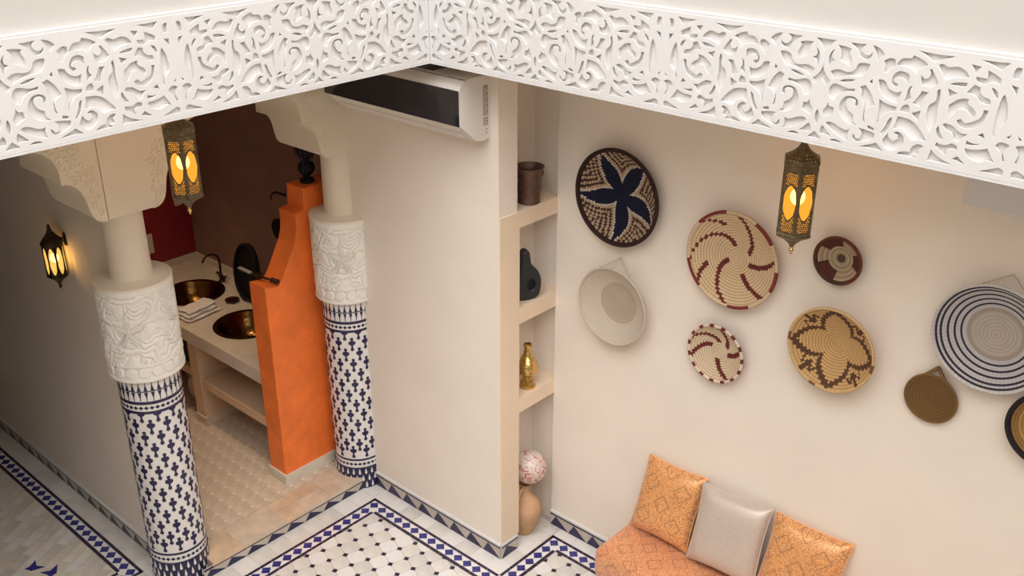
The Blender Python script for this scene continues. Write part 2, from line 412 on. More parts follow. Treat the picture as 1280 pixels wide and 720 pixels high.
def frieze(name, length, fmap, label):
    e = empty(name, fmap(length / 2, 0, 0), label, 'frieze', None, 'structure')
    pl = plate(frieze_polys(length), FT, .0014)
    mk('fretwork', fix(([fmap(u, v, t) for u, v, t in pl[0]], pl[1])), 'white', e)
    b = box(0, length, 0, FH, -.05, -.0002); mk('backing_board', fix(([fmap(u, v, t) for u, v, t in b[0]], b[1])), 'whiteback', e)
    b = box(0, length, FH - .002, FH + .010, -.06, FT - .002); mk('top_ledge', fix(([fmap(u, v, t) for u, v, t in b[0]], b[1])), 'white', e)
    b = box(0, length, -.010, -.0005, -.05, FT + .001); mk('bottom_ledge', fix(([fmap(u, v, t) for u, v, t in b[0]], b[1])), 'white', e)
    return e
frieze('trim_1', 4.44, lambda u, v, t: (XF - FT + t, YF - u, ZC + v), 'white arabesque carved frieze running left from the corner')
frieze('trim_2', 4.44, lambda u, v, t: (XF + u, YF + FT - t, ZC + v), 'white arabesque carved frieze running right from the corner above the basket wall')

# ---- niche shelves
for z, lab in ((2.49, 'top cream niche shelf under the brown bucket'), (1.845, 'middle cream niche shelf under the black sculpture'), (1.195, 'lowest cream niche shelf under the brass vase')):
    mk('niche_shelf', box(-3.954, XE + .006, YA + .001 if z > 2 else 4.2051, YB + .034, z - .105, z), 'cream_shelf', None, False, lab, 'shelf', 'plaster shelves in the wall niche')
S('trim_3', box(XE - .012, XE + .006, YA + .001, 4.205, .125, 2.384), 'cream_shelf', 'warm cream plaster pilaster strip left of the niche shelves', 'pilaster')
S('trim_4', bbox(-1.30, .6, 4.33, YB - .001, 3.10, ZC - .002, .006), 'white', 'white boxed beam under the gallery at the right edge', 'beam')

# ---- courtyard floor
floor = S('floor', box(-9.4, 2.6, -3.2, 5.2, -.12, -.006), 'grout', 'courtyard floor of off white marble with navy zellige borders', 'floor')
TH = 0.0
def piece(parent, name, poly, z, m, d=.006):
    """one flat tile of its own outline, top at z"""
    cx = sum(p[0] for p in poly) / len(poly); cy = sum(p[1] for p in poly) / len(poly)
    me = mesh_of(name, prism([(p[0] - cx, p[1] - cy) for p in poly], -d, 0, UP), m)
    return inst(name, me, parent, (cx, cy, z))
def regular(g, s, k):  # octagon = square of half side g with corners cut by s
    return [(g, -g + s), (g, g - s), (g - s, g), (-g + s, g), (-g, g - s), (-g, -g + s), (-g + s, -g), (g - s, -g)]
def octfield(parent, rects, org, v1, v2, mo, md, z, gap, dot, namea, nameb, z_dot=None):
    p = math.hypot(*v1); ang = math.atan2(v1[1], v1[0]); ca, sa = math.cos(ang), math.sin(ang)
    rot = lambda q, c: [(c[0] + x * ca - y * sa, c[1] + x * sa + y * ca) for x, y in q]
    octp = regular(p / 2 - gap, dot * .98, 0); dp = [(dot, 0), (0, dot), (-dot, 0), (0, -dot)]
    sh = [mesh_of(namea, prism(rot(octp, (0, 0)), -.006, 0, UP), m_) for m_ in mo]
    shd = mesh_of(nameb, prism(rot([(x * .94, y * .94) for x, y in dp], (0, 0)), -.006, .0006, UP), md)
    for i in range(-40, 41):
        for j in range(-40, 41):
            for is_dot in (0, 1):
                a, b = (i, j) if is_dot else (i + .5, j + .5)
                c = (org[0] + a * v1[0] + b * v2[0], org[1] + a * v1[1] + b * v2[1])
                q = rot(dp if is_dot else octp, c)
                for R in rects:
                    if c[0] < R[0] - p or c[0] > R[1] + p or c[1] < R[2] - p or c[1] > R[3] + p: continue
                    cl = clip(q, *R)
                    if not cl or area(cl) < .12 * area(q): continue
                    mm = random.randrange(len(mo))
                    if abs(area(cl) - area(q)) < 1e-7: inst(nameb if is_dot else namea, shd if is_dot else sh[mm], parent, (c[0], c[1], z))
                    else: piece(parent, nameb if is_dot else namea, cl, z + (.0006 if is_dot else 0), md if is_dot else mo[mm])
# main field: white octagons with small dark squares, grid turned 19 degrees
octfield(floor, [(-4.772, -3.05, 2.55, 3.772), (-3.505, -2.95, 3.772, 4.335)], (-4.667, 3.751), (.1115, -.0390), (-.0390, -.1115), ['marble_white', 'marble_white2', 'tile_white'], 'tile_purple', 0, .0012, .0215, 'white_tile', 'dot_tile')
# border bands: a run of diamonds between two dark lines on white
BW = .062; DP = .0873
dmesh = mesh_of('diamond_tile', prism([(.0395, 0), (0, .0385), (-.0395, 0), (0, -.0385)], -.006, .0008, UP), 'tile_blue')
def band(parent, a, b, miter0, miter1):
    """centre line a->b; miter +1 lengthens the left-hand line, -1 the right-hand one"""
    a = np.array(a); b = np.array(b); d = b - a; L = np.linalg.norm(d); d /= L; nrm = np.array([-d[1], d[0]])
    def quad(s0, s1, t0, t1): return [tuple(a + d * s + nrm * t) for s, t in ((s0, t0), (s1, t0), (s1, t1), (s0, t1))]
    q = [tuple(a + d * s + nrm * t) for s, t in ((-miter0 * -BW, -BW), (L + miter1 * -BW, -BW), (L + miter1 * BW, BW), (-miter0 * BW, BW))]
    piece(parent, 'border_ground', q, -.0005, 'tile_white')
    n = int(L / DP + .01)
    for i in range(1, n + 1 if not miter1 else n):
        c = a + d * i * DP
        if np.linalg.norm(c - b) > .03: inst('diamond_tile', dmesh, parent, (c[0], c[1], 0), math.atan2(d[1], d[0]))
    for sd in (-1, 1):
        s0, s1 = -miter0 * sd * BW, L + miter1 * sd * BW
        m_ = max(1, int((s1 - s0) / .092)); st = (s1 - s0) / m_
        for i in range(m_):
            t0, t1 = sorted((sd * BW, sd * (BW - .022)))
            piece(parent, 'line_tile', quad(s0 + i * st + .001, s0 + (i + 1) * st - .001, t0, t1), .0008, 'tile_purple')
c1 = (-4.835, 3.838); c2 = (-3.572, 3.838); c3 = (-3.572, 4.40)
for c in (c1, c3, c2): inst('diamond_tile', dmesh, floor, (c[0], c[1], 0))
band(floor, c1, (-4.835, 2.30), -1, 0)
band(floor, c1, c2, 1, -1)
band(floor, c3, c2, -1, 1)
band(floor, c3, (-2.70, 4.40), 1, 0)
# plain margins between border and walls
def margin(x0, x1, y0, y1, along_x, n):
    for i in range(n):
        if along_x:
            a = x0 + (x1 - x0) * i / n; b = x0 + (x1 - x0) * (i + 1) / n; q = [(a + .001, y0), (b - .001, y0), (b - .001, y1), (a + .001, y1)]
        else:
            a = y0 + (y1 - y0) * i / n; b = y0 + (y1 - y0) * (i + 1) / n; q = [(x0, a + .001), (x1, a + .001), (x1, b - .001), (x0, b - .001)]
        piece(floor, 'margin_tile', q, 0, random.choice(['marble_white', 'marble_white2', 'tile_white']))
margin(XS, -3.634, 3.902, YA, True, 10)
margin(XS, -4.899, 2.30, 3.900, False, 11)
margin(XE, -3.636, 4.03, 4.58, False, 4) 
margin(-3.634, -2.70, 4.464, YB, True, 6)
margin(-3.955, XE - .001, 4.19, YB, False, 3)
# left gallery: marble bricks laid askew inside a border
cL = (-5.50, 2.255)
for c in (cL,): inst('diamond_tile', dmesh, floor, (c[0], c[1], 0))
band(floor, cL, (-8.4, 2.255), -1, 0)
band(floor, cL, (-5.50, 1.2), 1, 0)
margin(-8.4, -5.30, 2.320, YL, True, 12)
margin(-5.436, -5.30, 1.3, 2.318, False, 7)
ca, sa = math.cos(math.radians(-62)), math.sin(math.radians(-62))
for i in range(-14, 15):
    for j in range(-26, 27):
        u0 = i * .155 + (j % 2) * .078; v0 = j * .078
        q = [(u0 + .001, v0 + .001), (u0 + .154, v0 + .001), (u0 + .154, v0 + .077), (u0 + .001, v0 + .077)]
        q = [(-6.5 + u * ca - v * sa, 1.7 + u * sa + v * ca) for u, v in q]
        c = clip(q, -7.6, -5.564, 1.35, 2.19)
        if c and area(c) > .001: piece(floor, 'marble_brick', c, random.choice([0, .0004, -.0005]), random.choice(['marble_brick', 'marble_brick2', 'marble_white', 'marble_brick']))
for (x, y, a) in ((-6.03, 1.83, .9), (-5.885, 1.90, 2.3)):
    piece(floor, 'blue_star_tile', [(x + r * math.cos(a + t), y + r * math.sin(a + t)) for r, t in ((.085, 0), (.03, .8), (.085, 1.57), (.03, 2.4), (.05, 3.14), (.03, 4.7))], .0012, 'tile_blue')

# ---- washroom floor, one step up
fr = S('floor_raised', box(XW, XS - .004, YL + .17, YW, -.004, ZS - .006), 'grout_beige', 'raised beige marble washroom floor behind the step', 'floor')
octfield(fr, [(-6.9, -5.31, 2.63, 3.9)], (-5.489, 3.045), (.1172, 0), (0, .1125), ['marble_beige2'], 'marble_dot', ZS, .0009, .019, 'beige_tile', 'cream_dot_tile')
ys = [2.62, 2.86, 3.22, 3.38, 3.62, 3.80, 4.03]
for a, b in zip(ys[:-1], ys[1:]):
    xs_ = [-5.308, -5.19, XS + .012] if random.random() < .5 else [-5.308, XS + .012]
    for x0, x1 in zip(xs_[:-1], xs_[1:]):
        mk('nosing_slab', box(x0 + .0008, x1 - .0008, a + .0008, b - .0008, ZS - .03, ZS), random.choice(['marble_beige', 'marble_beige', 'marble_beige2']), fr)

# ---- zellige skirting: triangles under a dark line, and a white plaster bead
def skirting(name, a, b, out, h, label, bead=True, flip=False, z0=0):
    """along a->b on the face, out = outward normal"""
    a = np.array(a, float); b = np.array(b, float); d = b - a; L = np.linalg.norm(d); d /= L; out = np.array(out, float)
    f = lambda u, v, t: (a[0] + d[0] * u + out[0] * t, a[1] + d[1] * u + out[1] * t, z0 + v)
    e = empty(name, tuple(f(L / 2, 0, 0)), label, 'skirting', None, 'structure')
    mk('skirting_ground', fix(prism([(0, 0), (L, 0), (L, h), (0, h)], 0, .008, f)), 'grout', e)
    pt = .165; hh = h - .02
    n = int(L / pt) + 1
    for i in range(n):
        u = i * pt
        for kind, tri in (('dark_triangle_tile', [(u + .002, .002), (u + pt - .002, .002), (u + (pt * .3 if not flip else pt * .7), hh)]), ('beige_triangle_tile', [(u + (pt * .3 if not flip else pt * .7) + .003, hh), (u + pt, .004), (u + pt + (pt * .3 if not flip else pt * .7) - .003, hh)])):
            c = clip(tri, 0, L, 0, h)
            if c and area(c) > 1e-4: mk(kind, fix(prism(c, .006, .0105, f)), 'tile_dark' if kind[0] == 'd' else 'tile_beige', e)
    m_ = max(1, int(L / .11))
    for i in range(m_): mk('line_tile', fix(prism([(i * L / m_ + .001, hh + .003), ((i + 1) * L / m_ - .001, hh + .003), ((i + 1) * L / m_ - .001, h - .002), (i * L / m_ + .001, h - .002)], .006, .0105, f)), 'tile_purple', e)
    if bead: mk('plaster_bead', fix(prism([(0, h), (L, h), (L, h + .016), (0, h + .016)], 0, .014, f)), 'white', e)
    return e
skirting('baseboard_back', (XS + .01, YA), (XE, YA), (0, -1), .105, 'navy and beige triangle skirting below the air conditioner wall')
skirting('baseboard_pilaster', (XE, YA), (XE, 4.19), (1, 0), .105, 'short triangle skirting at the end of the niche block')
skirting('baseboard_right', (XE + .003, YB), (-2.5, YB), (0, -1), .105, 'navy and beige triangle skirting under the basket wall')
skirting('baseboard_left', (-8.6, YL), (-5.45, YL), (0, -1), .095, 'dark plum triangle skirting along the shaded sconce wall')
skirting('baseboard_step', (XS, 2.55), (XS, YA), (1, 0), .078, 'navy triangle tiles on the riser of the washroom step', bead=False)

# ---- lobed arches
def arch_profile(y0, y1):
    prof = [(0, 2.62), (.022, 2.6205), (.045, 2.628), (.064, 2.642), (.078, 2.663), (.088, 2.695), (.096, 2.735), (.104, 2.775), (.118, 2.812), (.138, 2.842), (.163, 2.863), (.190, 2.873), (.216, 2.875), (.2135, 2.905), (.214, 2.94), (.222, 2.98), (.238, 3.016), (.262, 3.046), (.292, 3.068), (.325, 3.08), (.362, 3.083), (.362, 3.11), (.372, 3.14), (.392, 3.165), (.42, 3.182), (.455, 3.192), (.52, 3.205), ((y1 - y0) / 2, 3.22)]
    return [(y0 + u, z) for u, z in prof] + [(y1 - u, z) for u, z in reversed(prof[:-1])]
XA0, XA1 = -5.56, -5.08
carve_rng = random.Random(3)
def arch(y0, y1, label, ends=(1, 1)):
    pr = arch_profile(y0, y1)
    poly = pr + [(y1, ZC - .002), (y0, ZC - .002)]
    e = empty('lobed_arch', (XA1, (y0 + y1) / 2, 2.62), label, 'arch', 'lobed plaster arches over the washroom side')
    pl = plate([poly], XA1 - XA0)
    mk('arch_panel', fix(([(XA0 + t, u, v) for u, v, t in pl[0]], pl[1])), 'shaft', e)
    # carved scrolls in a band along the lobes
    parts = []
    P = [np.array(q) for q in pr]
    def stroke(pts, r=.0035): parts.append(tube([(XA1 + .0005, q[0], q[1]) for q in pts], r, 5))
    A_ = np.array(pr)
    def dist(c):
        a, b = A_[:-1], A_[1:]; ab = b - a; t = np.clip(((c - a) * ab).sum(1) / np.maximum((ab * ab).sum(1), 1e-9), 0, 1)
        return np.hypot(*(a + ab * t[:, None] - c).T).min()
    def inside(c):
        k = False
        for i in range(len(poly)):
            (x1, z1), (x2, z2) = poly[i - 1], poly[i]
            if (z1 > c[1]) != (z2 > c[1]) and c[0] < (x2 - x1) * (c[1] - z1) / (z2 - z1) + x1: k = not k
        return k
    zz = 2.645; row = 0
    while zz < 3.36:
        yy = y0 + .026 + .022 * (row % 2)
        while yy < y1 - .016:
            c = np.array([yy, zz])
            if inside(c) and .016 < dist(c) < .135 and min(yy - y0, y1 - yy) > .016:
                ph = carve_rng.uniform(0, 6.28); sg = carve_rng.choice([-1, 1]); R = carve_rng.uniform(.018, .026)
                stroke([c + R * (1 - t / 9.5) * np.array([math.cos(ph + sg * t * .72), math.sin(ph + sg * t * .72)]) for t in range(9)], .0046)
            yy += .044
        zz += .039; row += 1
    off = []
    for q in P:
        c = np.array([(y0 + y1) / 2, 2.75]); v = q - c; v /= np.linalg.norm(v); off.append(q + v * .02)
    stroke([q for q in pr], .004)
    mk('scroll_carving', join(*parts), 'shaft', e, True)
    return e
arch(2.612, 3.885, 'wide lobed cream arch between the two tiled columns')
arch(1.12, 2.345, 'shaded lobed arch springing left from the nearer tiled column')

# ---- tiled columns
def wrap(poly, R, t0, t1, sub=1):
    """flat outline (u along circumference, v up) bent round a cylinder"""
    P = []
    for i in range(len(poly)):
        a, b = poly[i], poly[(i + 1) % len(poly)]
        for k in range(sub): P.append((a[0] + (b[0] - a[0]) * k / sub, a[1] + (b[1] - a[1]) * k / sub))
    f = lambda u, v, t: ((R + t) * math.cos(u / R), (R + t) * math.sin(u / R), v)
    return prism(P, t0, t1, f)
def ring(R, z0, z1, t=.0022, n=64): return lathe([(R - .01, z0), (R + t, z0), (R + t, z1), (R - .01, z1)], n)
def clover():
    hf = [(0, .064), (.0085, .062), (.0130, .053), (.0115, .044), (.0065, .037), (.0120, .032), (.0190, .031), (.0262, .024), (.0275, .013), (.0230, .003), (.0150, -.002), (.0080, -.006), (.0068, -.022), (.0115, -.032), (.0140, -.044), (.0105, -.054), (.0045, -.050), (0, -.062)]
    hf = [(u * .92, v * .90) for u, v in hf]
    return [(-u, v) for u, v in hf] + [(u, v) for u, v in reversed(hf[1:-1])]
CR = .186
def column(x, y, label, face, y_front):
    e = empty('tiled_column', (x, y, 0), label, 'column', 'tiled columns carrying the arches')
    L_ = lambda VF: move(VF, (x, y, 0))
    mk('tile_drum', L_(lathe([(CR, 0), (CR, 1.575)], 64)), 'tile_white', e, True)
    for z0, z1 in ((1.545, 1.572), (1.392, 1.412), (1.326, 1.344), (.247, .262), (.0, .186)): mk('dark_ring', L_(ring(CR, z0, z1, .006 if z0 == 0 else .0022)), 'tile_dark', e, True)
    mk('thin_ring', L_(ring(CR, 1.4795, 1.4845)), 'tile_dark', e, True)
    cm = mesh_of('clover_tile', wrap(clover(), CR, -.002, .0016), 'tile_dark')
    hm = mesh_of('clover_tile', wrap([(u, v) for u, v in clip(clover(), -1, 1, -1, .012)], CR, -.002, .0016), 'tile_dark')
    n = 12; rows = 12
    top = 1.326; bot = .262; st = (top - bot - .05) / rows
    for r in range(rows + 1):
        for k in range(n):
            a = 2 * PI * (k + (r % 2) * .5) / n + .13
            z = top - .012 - r * st
            if r == rows: z = bot + .062
            inst('clover_tile', hm if r == 0 else cm, e, (x, y, z), a)
    am = mesh_of('spindle_tile', wrap([(-.002, .032), (.002, .032), (.003, .006), (.0115, -.030), (-.0115, -.030), (-.003, .006)], CR, -.002, .0016), 'tile_dark')
    bm_ = mesh_of('spindle_tile', wrap([(-.002, -.032), (.002, -.032), (.003, -.006), (.0115, .030), (-.0115, .030), (-.003, -.006)], CR, -.002, .0016), 'tile_dark')
    n2 = 30
    for k in range(n2):
        inst('spindle_tile', am, e, (x, y, 1.516), 2 * PI * k / n2); inst('spindle_tile', bm_, e, (x, y, 1.446), 2 * PI * k / n2)
    sm = mesh_of('small_diamond_tile', wrap([(.015, 0), (0, .013), (-.015, 0), (0, -.013)], CR, -.002, .0016), 'tile_dark')
    for k in range(36):
        inst('small_diamond_tile', sm, e, (x, y, 1.368), 2 * PI * k / 36); inst('small_diamond_tile', sm, e, (x, y, .217), 2 * PI * k / 36)
    dm = mesh_of('drop_tile', wrap([(0, .03), (.006, .005), (.009, -.014), (.005, -.024), (-.005, -.024), (-.009, -.014), (-.006, .005)], CR + .006, -.002, .0016), 'tile_white')
    for k in range(26):
        for q, z in enumerate((.152, .092, .034)): inst('drop_tile', dm, e, (x, y, z), 2 * PI * (k + .5 * (q % 2)) / 26)
    # carved sleeve: displaced plaster relief
    RS, z0, z1 = .226, 1.565, 2.155; nu, nv = 400, 190
    u = np.linspace(0, 2 * PI * RS, nu, endpoint=False); v = np.linspace(0, z1 - z0, nv); U, Vv = np.meshgrid(u, v)
    per = 2 * PI * RS / 4; cu = (U % per) - per / 2          # four mirrored repeats round the drum
    au = np.abs(cu); H_ = z1 - z0
    rel = np.zeros_like(U)
    # flowing scrolls: two families of warped ridges that trade places
    w1 = .026 * np.sin(Vv * 24 + 1.6 * np.sin(au * 27)) + .012 * np.sin(au * 52 - Vv * 15) + .004 * np.sin(U * 77 + Vv * 61)
    w2 = .024 * np.sin(au * 33 + 1.4 * np.sin(Vv * 22)) + .012 * np.sin(Vv * 57 + au * 23) + .004 * np.sin(U * 69 - Vv * 73)
    r1 = np.abs(np.sin(PI * (Vv + .55 * au + w1) / .046)) ** .55
    r2 = np.abs(np.sin(PI * (.8 * Vv - .9 * au + w2) / .052)) ** .55
    mk_ = .5 + .5 * np.tanh(4 * (np.sin(Vv * 19 + .8) * np.cos(au * 28) + .35 * np.sin(U * 39 + Vv * 31)))
    rel = r1 * mk_ + r2 * (1 - mk_)
    # a slender leaf star on each repeat axis
    sr = np.hypot(cu, (Vv - .33) * .8); an = np.arctan2((Vv - .33) * .8, cu)
    tip = .022 + .075 * np.abs(np.cos(2.5 * (an - PI / 2))) ** 3
    star = sr < tip
    rel = np.where(star, .35 + .65 * np.clip((tip - sr) / .018, 0, 1) * (np.abs(np.cos(2.5 * (an - PI / 2))) < .985), rel)
    rel = np.where((sr > tip) & (sr < tip + .007), 0.0, rel)
    su = U / (2 * PI * RS) * 17; bead = np.hypot(((su % 1) - .5) * (2 * PI * RS / 17), Vv - .060)
    rel = np.where(Vv < .105, np.clip((.040 - bead) / .008, 0, 1) * .8, rel)
    rel = np.where((Vv < .016) | (Vv > H_ - .026) | ((Vv > .103) & (Vv < .112)), 1.0, rel)
    Rr = RS - .015 + .015 * rel
    A = U / RS
    X = (x + Rr * np.cos(A)).ravel(); Y = (y + Rr * np.sin(A)).ravel(); Z = (z0 + Vv).ravel()
    V = np.stack([X, Y, Z], 1); F = []
    for j in range(nv - 1):
        for i in range(nu):
            k = (i + 1) % nu; F.append((j * nu + i, j * nu + k, (j + 1) * nu + k, (j + 1) * nu + i))
    mk('carved_sleeve', (V, F), 'sleeve', e, True)
    mk('sleeve_top', L_(lathe([(.11, 2.150), (.212, 2.150), (RS, 2.154), (RS + .003, 2.162), (RS, 2.170), (.19, 2.172), (.135, 2.178), (.11, 2.19)], 64, caps=False)), 'shaft', e, True)
    mk('sleeve_bottom', L_(lathe([(.18, 1.562), (.222, 1.562), (RS, 1.567)], 64, caps=False)), 'sleeve', e, True)
    mk('shaft', L_(lathe([(.128, 2.172), (.121, 2.20), (.118, 2.30), (.116, 2.63)], 48)), 'shaft', e, True)
    # capital block between the arch springings
    mk('capital', box(XA0, XA1, face[0], face[1], 2.62, ZC - .002), 'shaft', e)
    return e
column(-5.29, 2.52, 'nearer tiled column with carved white sleeve standing at the end of the sconce wall', (2.350, 2.612), 0)
column(-5.21, 4.035, 'farther tiled column with carved white sleeve half set into the air conditioner wall', (3.885, 4.14), 0)

# ================================================================== things
# ---- air conditioner
def air_conditioner():
    x0, x1, yb, z0, z1 = -4.97, -3.80, YA - .001, 2.975, 3.33
    yf = 3.79
    e = empty('air_conditioner', ((x0 + x1) / 2, yb, z0), 'white split air conditioner with glossy black front high on the cream wall', 'air conditioner')
    prof = [(yb, z0), (yb - .05, z0 - .012), (yb - .11, z0 - .004), (yb - .17, z0 + .045), (yf, z0 + .105), (yf - .002, z1 - .055), (yf + .012, z1 - .03), (yf + .045, z1 - .008), (yf + .08, z1), (yb, z1)]
    sp = prof
    f = lambda u, v, t: (t, u, v)
    mk('body', fix(prism(sp, x0, x1, f)), 'ac_white', e)
    pan = [(yf - .002, z0 + .10), (yf - .008, z0 + .104), (yf - .010, z1 - .058), (yf - .002, z1 - .054)]
    mk('front_panel', fix(prism(pan, x0 + .004, x1 - .004, f)), 'ac_black', e)
    for i in range(5):
        yy = yf + .085 + i * .024; 
        for xa, xb in ((x1 - .50, x1 - .40), (x1 - .39, x1 - .29)):
            mk('intake_slot', box(xa, xb, yy, yy + .015, z1 - .002, z1 + .0015), 'ac_slot', e)
    mk('top_seam', box(x0 + .01, x1 - .01, yf + .050, yf + .055, z1 - .006, z1 - .001), 'ac_grey', e)
    for (ya, yb_, za, zb) in ((yb - .055, yb - .018, z0 + .13, z0 + .30), (yb - .055, yb - .018, z0 + .075, z0 + .12)):
        s = mk('sticker', box(x1 - .001, x1 + .0012, ya, yb_, za, zb), 'ac_grey', e)
        k = 0; zz = za + .008
        while zz < zb - .008:
            mk('print_line', box(x1 + .001, x1 + .0018, ya + .005, yb_ - .004 - .010 * (k % 3 == 1), zz, zz + .004), 'ac_white', s); zz += .011; k += 1
    for zz in (.03, .05): mk('screw', fix(prism([(yb - .03 + .005 * math.cos(a), z0 + zz + .005 * math.sin(a)) for a in np.linspace(0, 2 * PI, 9)[:-1]], x1 - .001, x1 + .002, f)), 'ac_grey', e)
    mk('outlet_flap', fix(prism([(yb - .165, z0 + .043), (yb - .120, z0 + .002), (yb - .123, z0 - .003), (yb - .170, z0 + .040)], x0 + .05, x1 - .05, f)), 'ac_white', e)
air_conditioner()

# ---- lanterns
def hexpts(R, z, n=6, a0=0.0): return [(R * math.cos(a0 + 2 * PI * k / n), R * math.sin(a0 + 2 * PI * k / n), z) for k in range(n)]
def hexloft(prof, n=6, a0=0.0):
    return lathe(prof, n, a0=a0)
def cusped_oval(w_, h_, n=28):
    return [(w_ * math.cos(a) * (1 - .30 * abs(math.sin(a)) ** 4) + .0012 * math.cos(a) * math.cos(9 * a), h_ * (abs(a2) ** .85) * (1 if a2 > 0 else -1)) for a in np.linspace(0, 2 * PI, n + 1)[:-1] for a2 in (math.sin(a),)]
def panel_mesh(w_, h_, oval, pierced=True):
    polys = [[(-w_ / 2, 0), (w_ / 2, 0), (w_ / 2, h_), (-w_ / 2, h_)]]
    polys.append([(u, v + oval[2]) for u, v in cusped_oval(oval[0], oval[1])])
    if pierced:
        dx = w_ * .135
        k = 0; z = .012
        while z < h_ - .010:
            for i in range(-4, 5):
                u = (i + .5 * (k % 2)) * dx
                if abs(u) > w_ / 2 - .011: continue
                if (u / (oval[0] + .0085)) ** 2 + ((z - oval[2]) / (oval[1] + .0095)) ** 2 < 1: continue
                s = .0042 * random.uniform(.8, 1.15)
                polys.append([(u - s, z), (u, z - s * 1.1), (u + s, z), (u, z + s * 1.1)])
            z += .0098; k += 1
    return polys
def lantern(name, loc, az, label, group, power, drop=.7, stem_to=None, wall=None, S_=1.0, simple=False):
    """loc = world position of the finial tip, az = direction of one vertical edge"""
    e = empty(name, loc, label, 'lantern', group)
    x, y, z = loc
    n = 8 if simple else 6
    R = .081 * S_ if not simple else .060
    zb, zt = (.125 * S_, .427 * S_) if not simple else (.105, .30)
    W = lambda VF: move(VF, loc)
    mt = 'lantern' if not simple else 'bronze'
    if not simple:
        cap = [(R * 1.02, zt - .004), (R * 1.10, zt + .006), (R * 1.06, zt + .022), (R * 1.12, zt + .036), (R * 1.08, zt + .052), (R * .84, zt + .062), (R * .58, zt + .076), (R * .37, zt + .092), (R * .23, zt + .110), (R * .17, zt + .128), (R * .15, zt + .150)]
        low = [(R * .10, .036), (R * .16, .048), (R * .30, .062), (R * .58, .082), (R * .95, .098), (R * 1.10, .106), (R * 1.10, .116), (R * 1.0, zb + .002)]
    else:
        cap = [(R * 1.0, zt - .004), (R * 1.14, zt + .004), (R * 1.14, zt + .014), (R * .95, zt + .034), (R * .55, zt + .062), (R * .28, zt + .085), (R * .18, zt + .105), (R * .17, zt + .122), (R * .08, zt + .130)]
        low = [(R * .10, .030), (R * .22, .042), (R * .45, .062), (R * .85, .082), (R * 1.08, .092), (R * 1.08, .100), (R * 1.0, zb + .002)]
    mk('cap', W(hexloft(cap, n, az)), mt, e)
    if not simple:   # pierced dots on the cap as small studs
        st = []
        for k in range(n):
            am = az + 2 * PI * (k + .5) / n
            for (rr, zz, cnt) in ((.90, .0595, 3), (.66, .072, 2), (1.06, .049, 3)):
                for j in range(cnt):
                    tw = (j - (cnt - 1) / 2) * .018
                    px = math.cos(am) * rr * R * .885 - math.sin(am) * tw; py = math.sin(am) * rr * R * .885 + math.cos(am) * tw
                    st.append(sphere((px, py, zt + zz), .0032, 6, 4))
        tag(mk('cap_studs', W(join(*st)), 'brass_bright', e), kind='stuff')
    mk('bottom_cup', W(hexloft(low, n, az)), mt, e)
    mk('finial', W(lathe([(.001, 0), (.006, .003), (.005, .010), (.0115, .018), (.012, .024), (.006, .031), (.010, .036), (.010, .040)], 14)), 'brass_bright' if not simple else mt, e, True)
    apo = R * math.cos(PI / n); side = 2 * R * math.sin(PI / n); h_ = zt - zb
    if not simple: polys = panel_mesh(side * .96, h_, (side * .39, h_ * .275, h_ * .50))
    else: polys = panel_mesh(side * .98, h_, (side * .40, h_ * .46, h_ * .5), False)
    pl = plate(polys, .003)
    for k in range(n):
        am = az + 2 * PI * (k + .5) / n
        T = Matrix.Translation(Vector(loc)) @ Matrix.Rotation(am, 4, 'Z') @ Matrix(((0, 0, 1, apo), (1, 0, 0, 0), (0, 1, 0, zb), (0, 0, 0, 1)))
        p = mk('pierced_panel' if not simple else 'panel_frame', xf(pl, T), mt, e)
        gl = box(-side * .46, side * .46, .004, h_ - .004, -.006, -.003)
        mk('pane', xf(gl, T), 'amber' if not simple else 'amber_pale', p)
    for k in range(n):
        a = az + 2 * PI * k / n
        mk('corner_post', W(tube([(R * math.cos(a), R * math.sin(a), zb - .002), (R * math.cos(a), R * math.sin(a), zt + .002)], .0055 if not simple else .0045, 6)), mt, e, True)
    if wall is None:
        top = zt + .150
        mk('hanging_ring', W(tube([(0, .016 * math.cos(t), top + .012 + .016 * math.sin(t)) for t in np.linspace(0, 2 * PI, 17)[:-1]], .0035, 6, True)), mt, e, True)
        mk('hanging_rod', [(v) for v in W(tube([(0, 0, top + .024), (0, 0, ZC - z)], .004, 6))], mt, e, True)
        mk('ceiling_rose', W(lathe([(.035, ZC - z - .012), (.035, ZC - z - .001)], 16)), mt, e)
    else:
        zt2 = zt + .05
        mk('bracket', join(W(tube([(0, 0, zt + .03), (0, wall - y - .006, zt + .02)], .006, 8)), W(box(-.014, .014, wall - y - .008, wall - y - .001, zt - .03, zt + .05))), mt, e)
    mk('bulb', W(sphere((0, 0, zb + h_ * .54), .034 if not simple else .026, 14, 10, 1.2)), 'bulb', e, True)
    l = bpy.data.lights.new('lamp_light', 'POINT'); l.energy = power; l.color = (1, .62, .26); l.shadow_soft_size = .048 if not simple else .036
    lo = bpy.data.objects.new('lamp_light', l); COL.objects.link(lo); lo.parent = e; lo.location = (0, 0, zb + h_ * .52)
    return e
lantern('hanging_lantern', (-4.6, 2.566, 2.713), math.atan2(-2.566, 4.6) + .05, 'pierced bronze hanging lantern glowing amber before the washroom arch', 'hanging pierced lanterns', 7)
lantern('hanging_lantern', (-1.967, 4.15, 2.735), math.atan2(-4.15, 1.967) + .05, 'pierced bronze hanging lantern glowing amber before the basket wall', 'hanging pierced lanterns', 7)
lantern('wall_lantern', (-5.94, 2.362, 1.935), math.radians(-60), 'small dark wall lantern with lit amber panes on the shaded left wall', None, 4, wall=YL, simple=True)

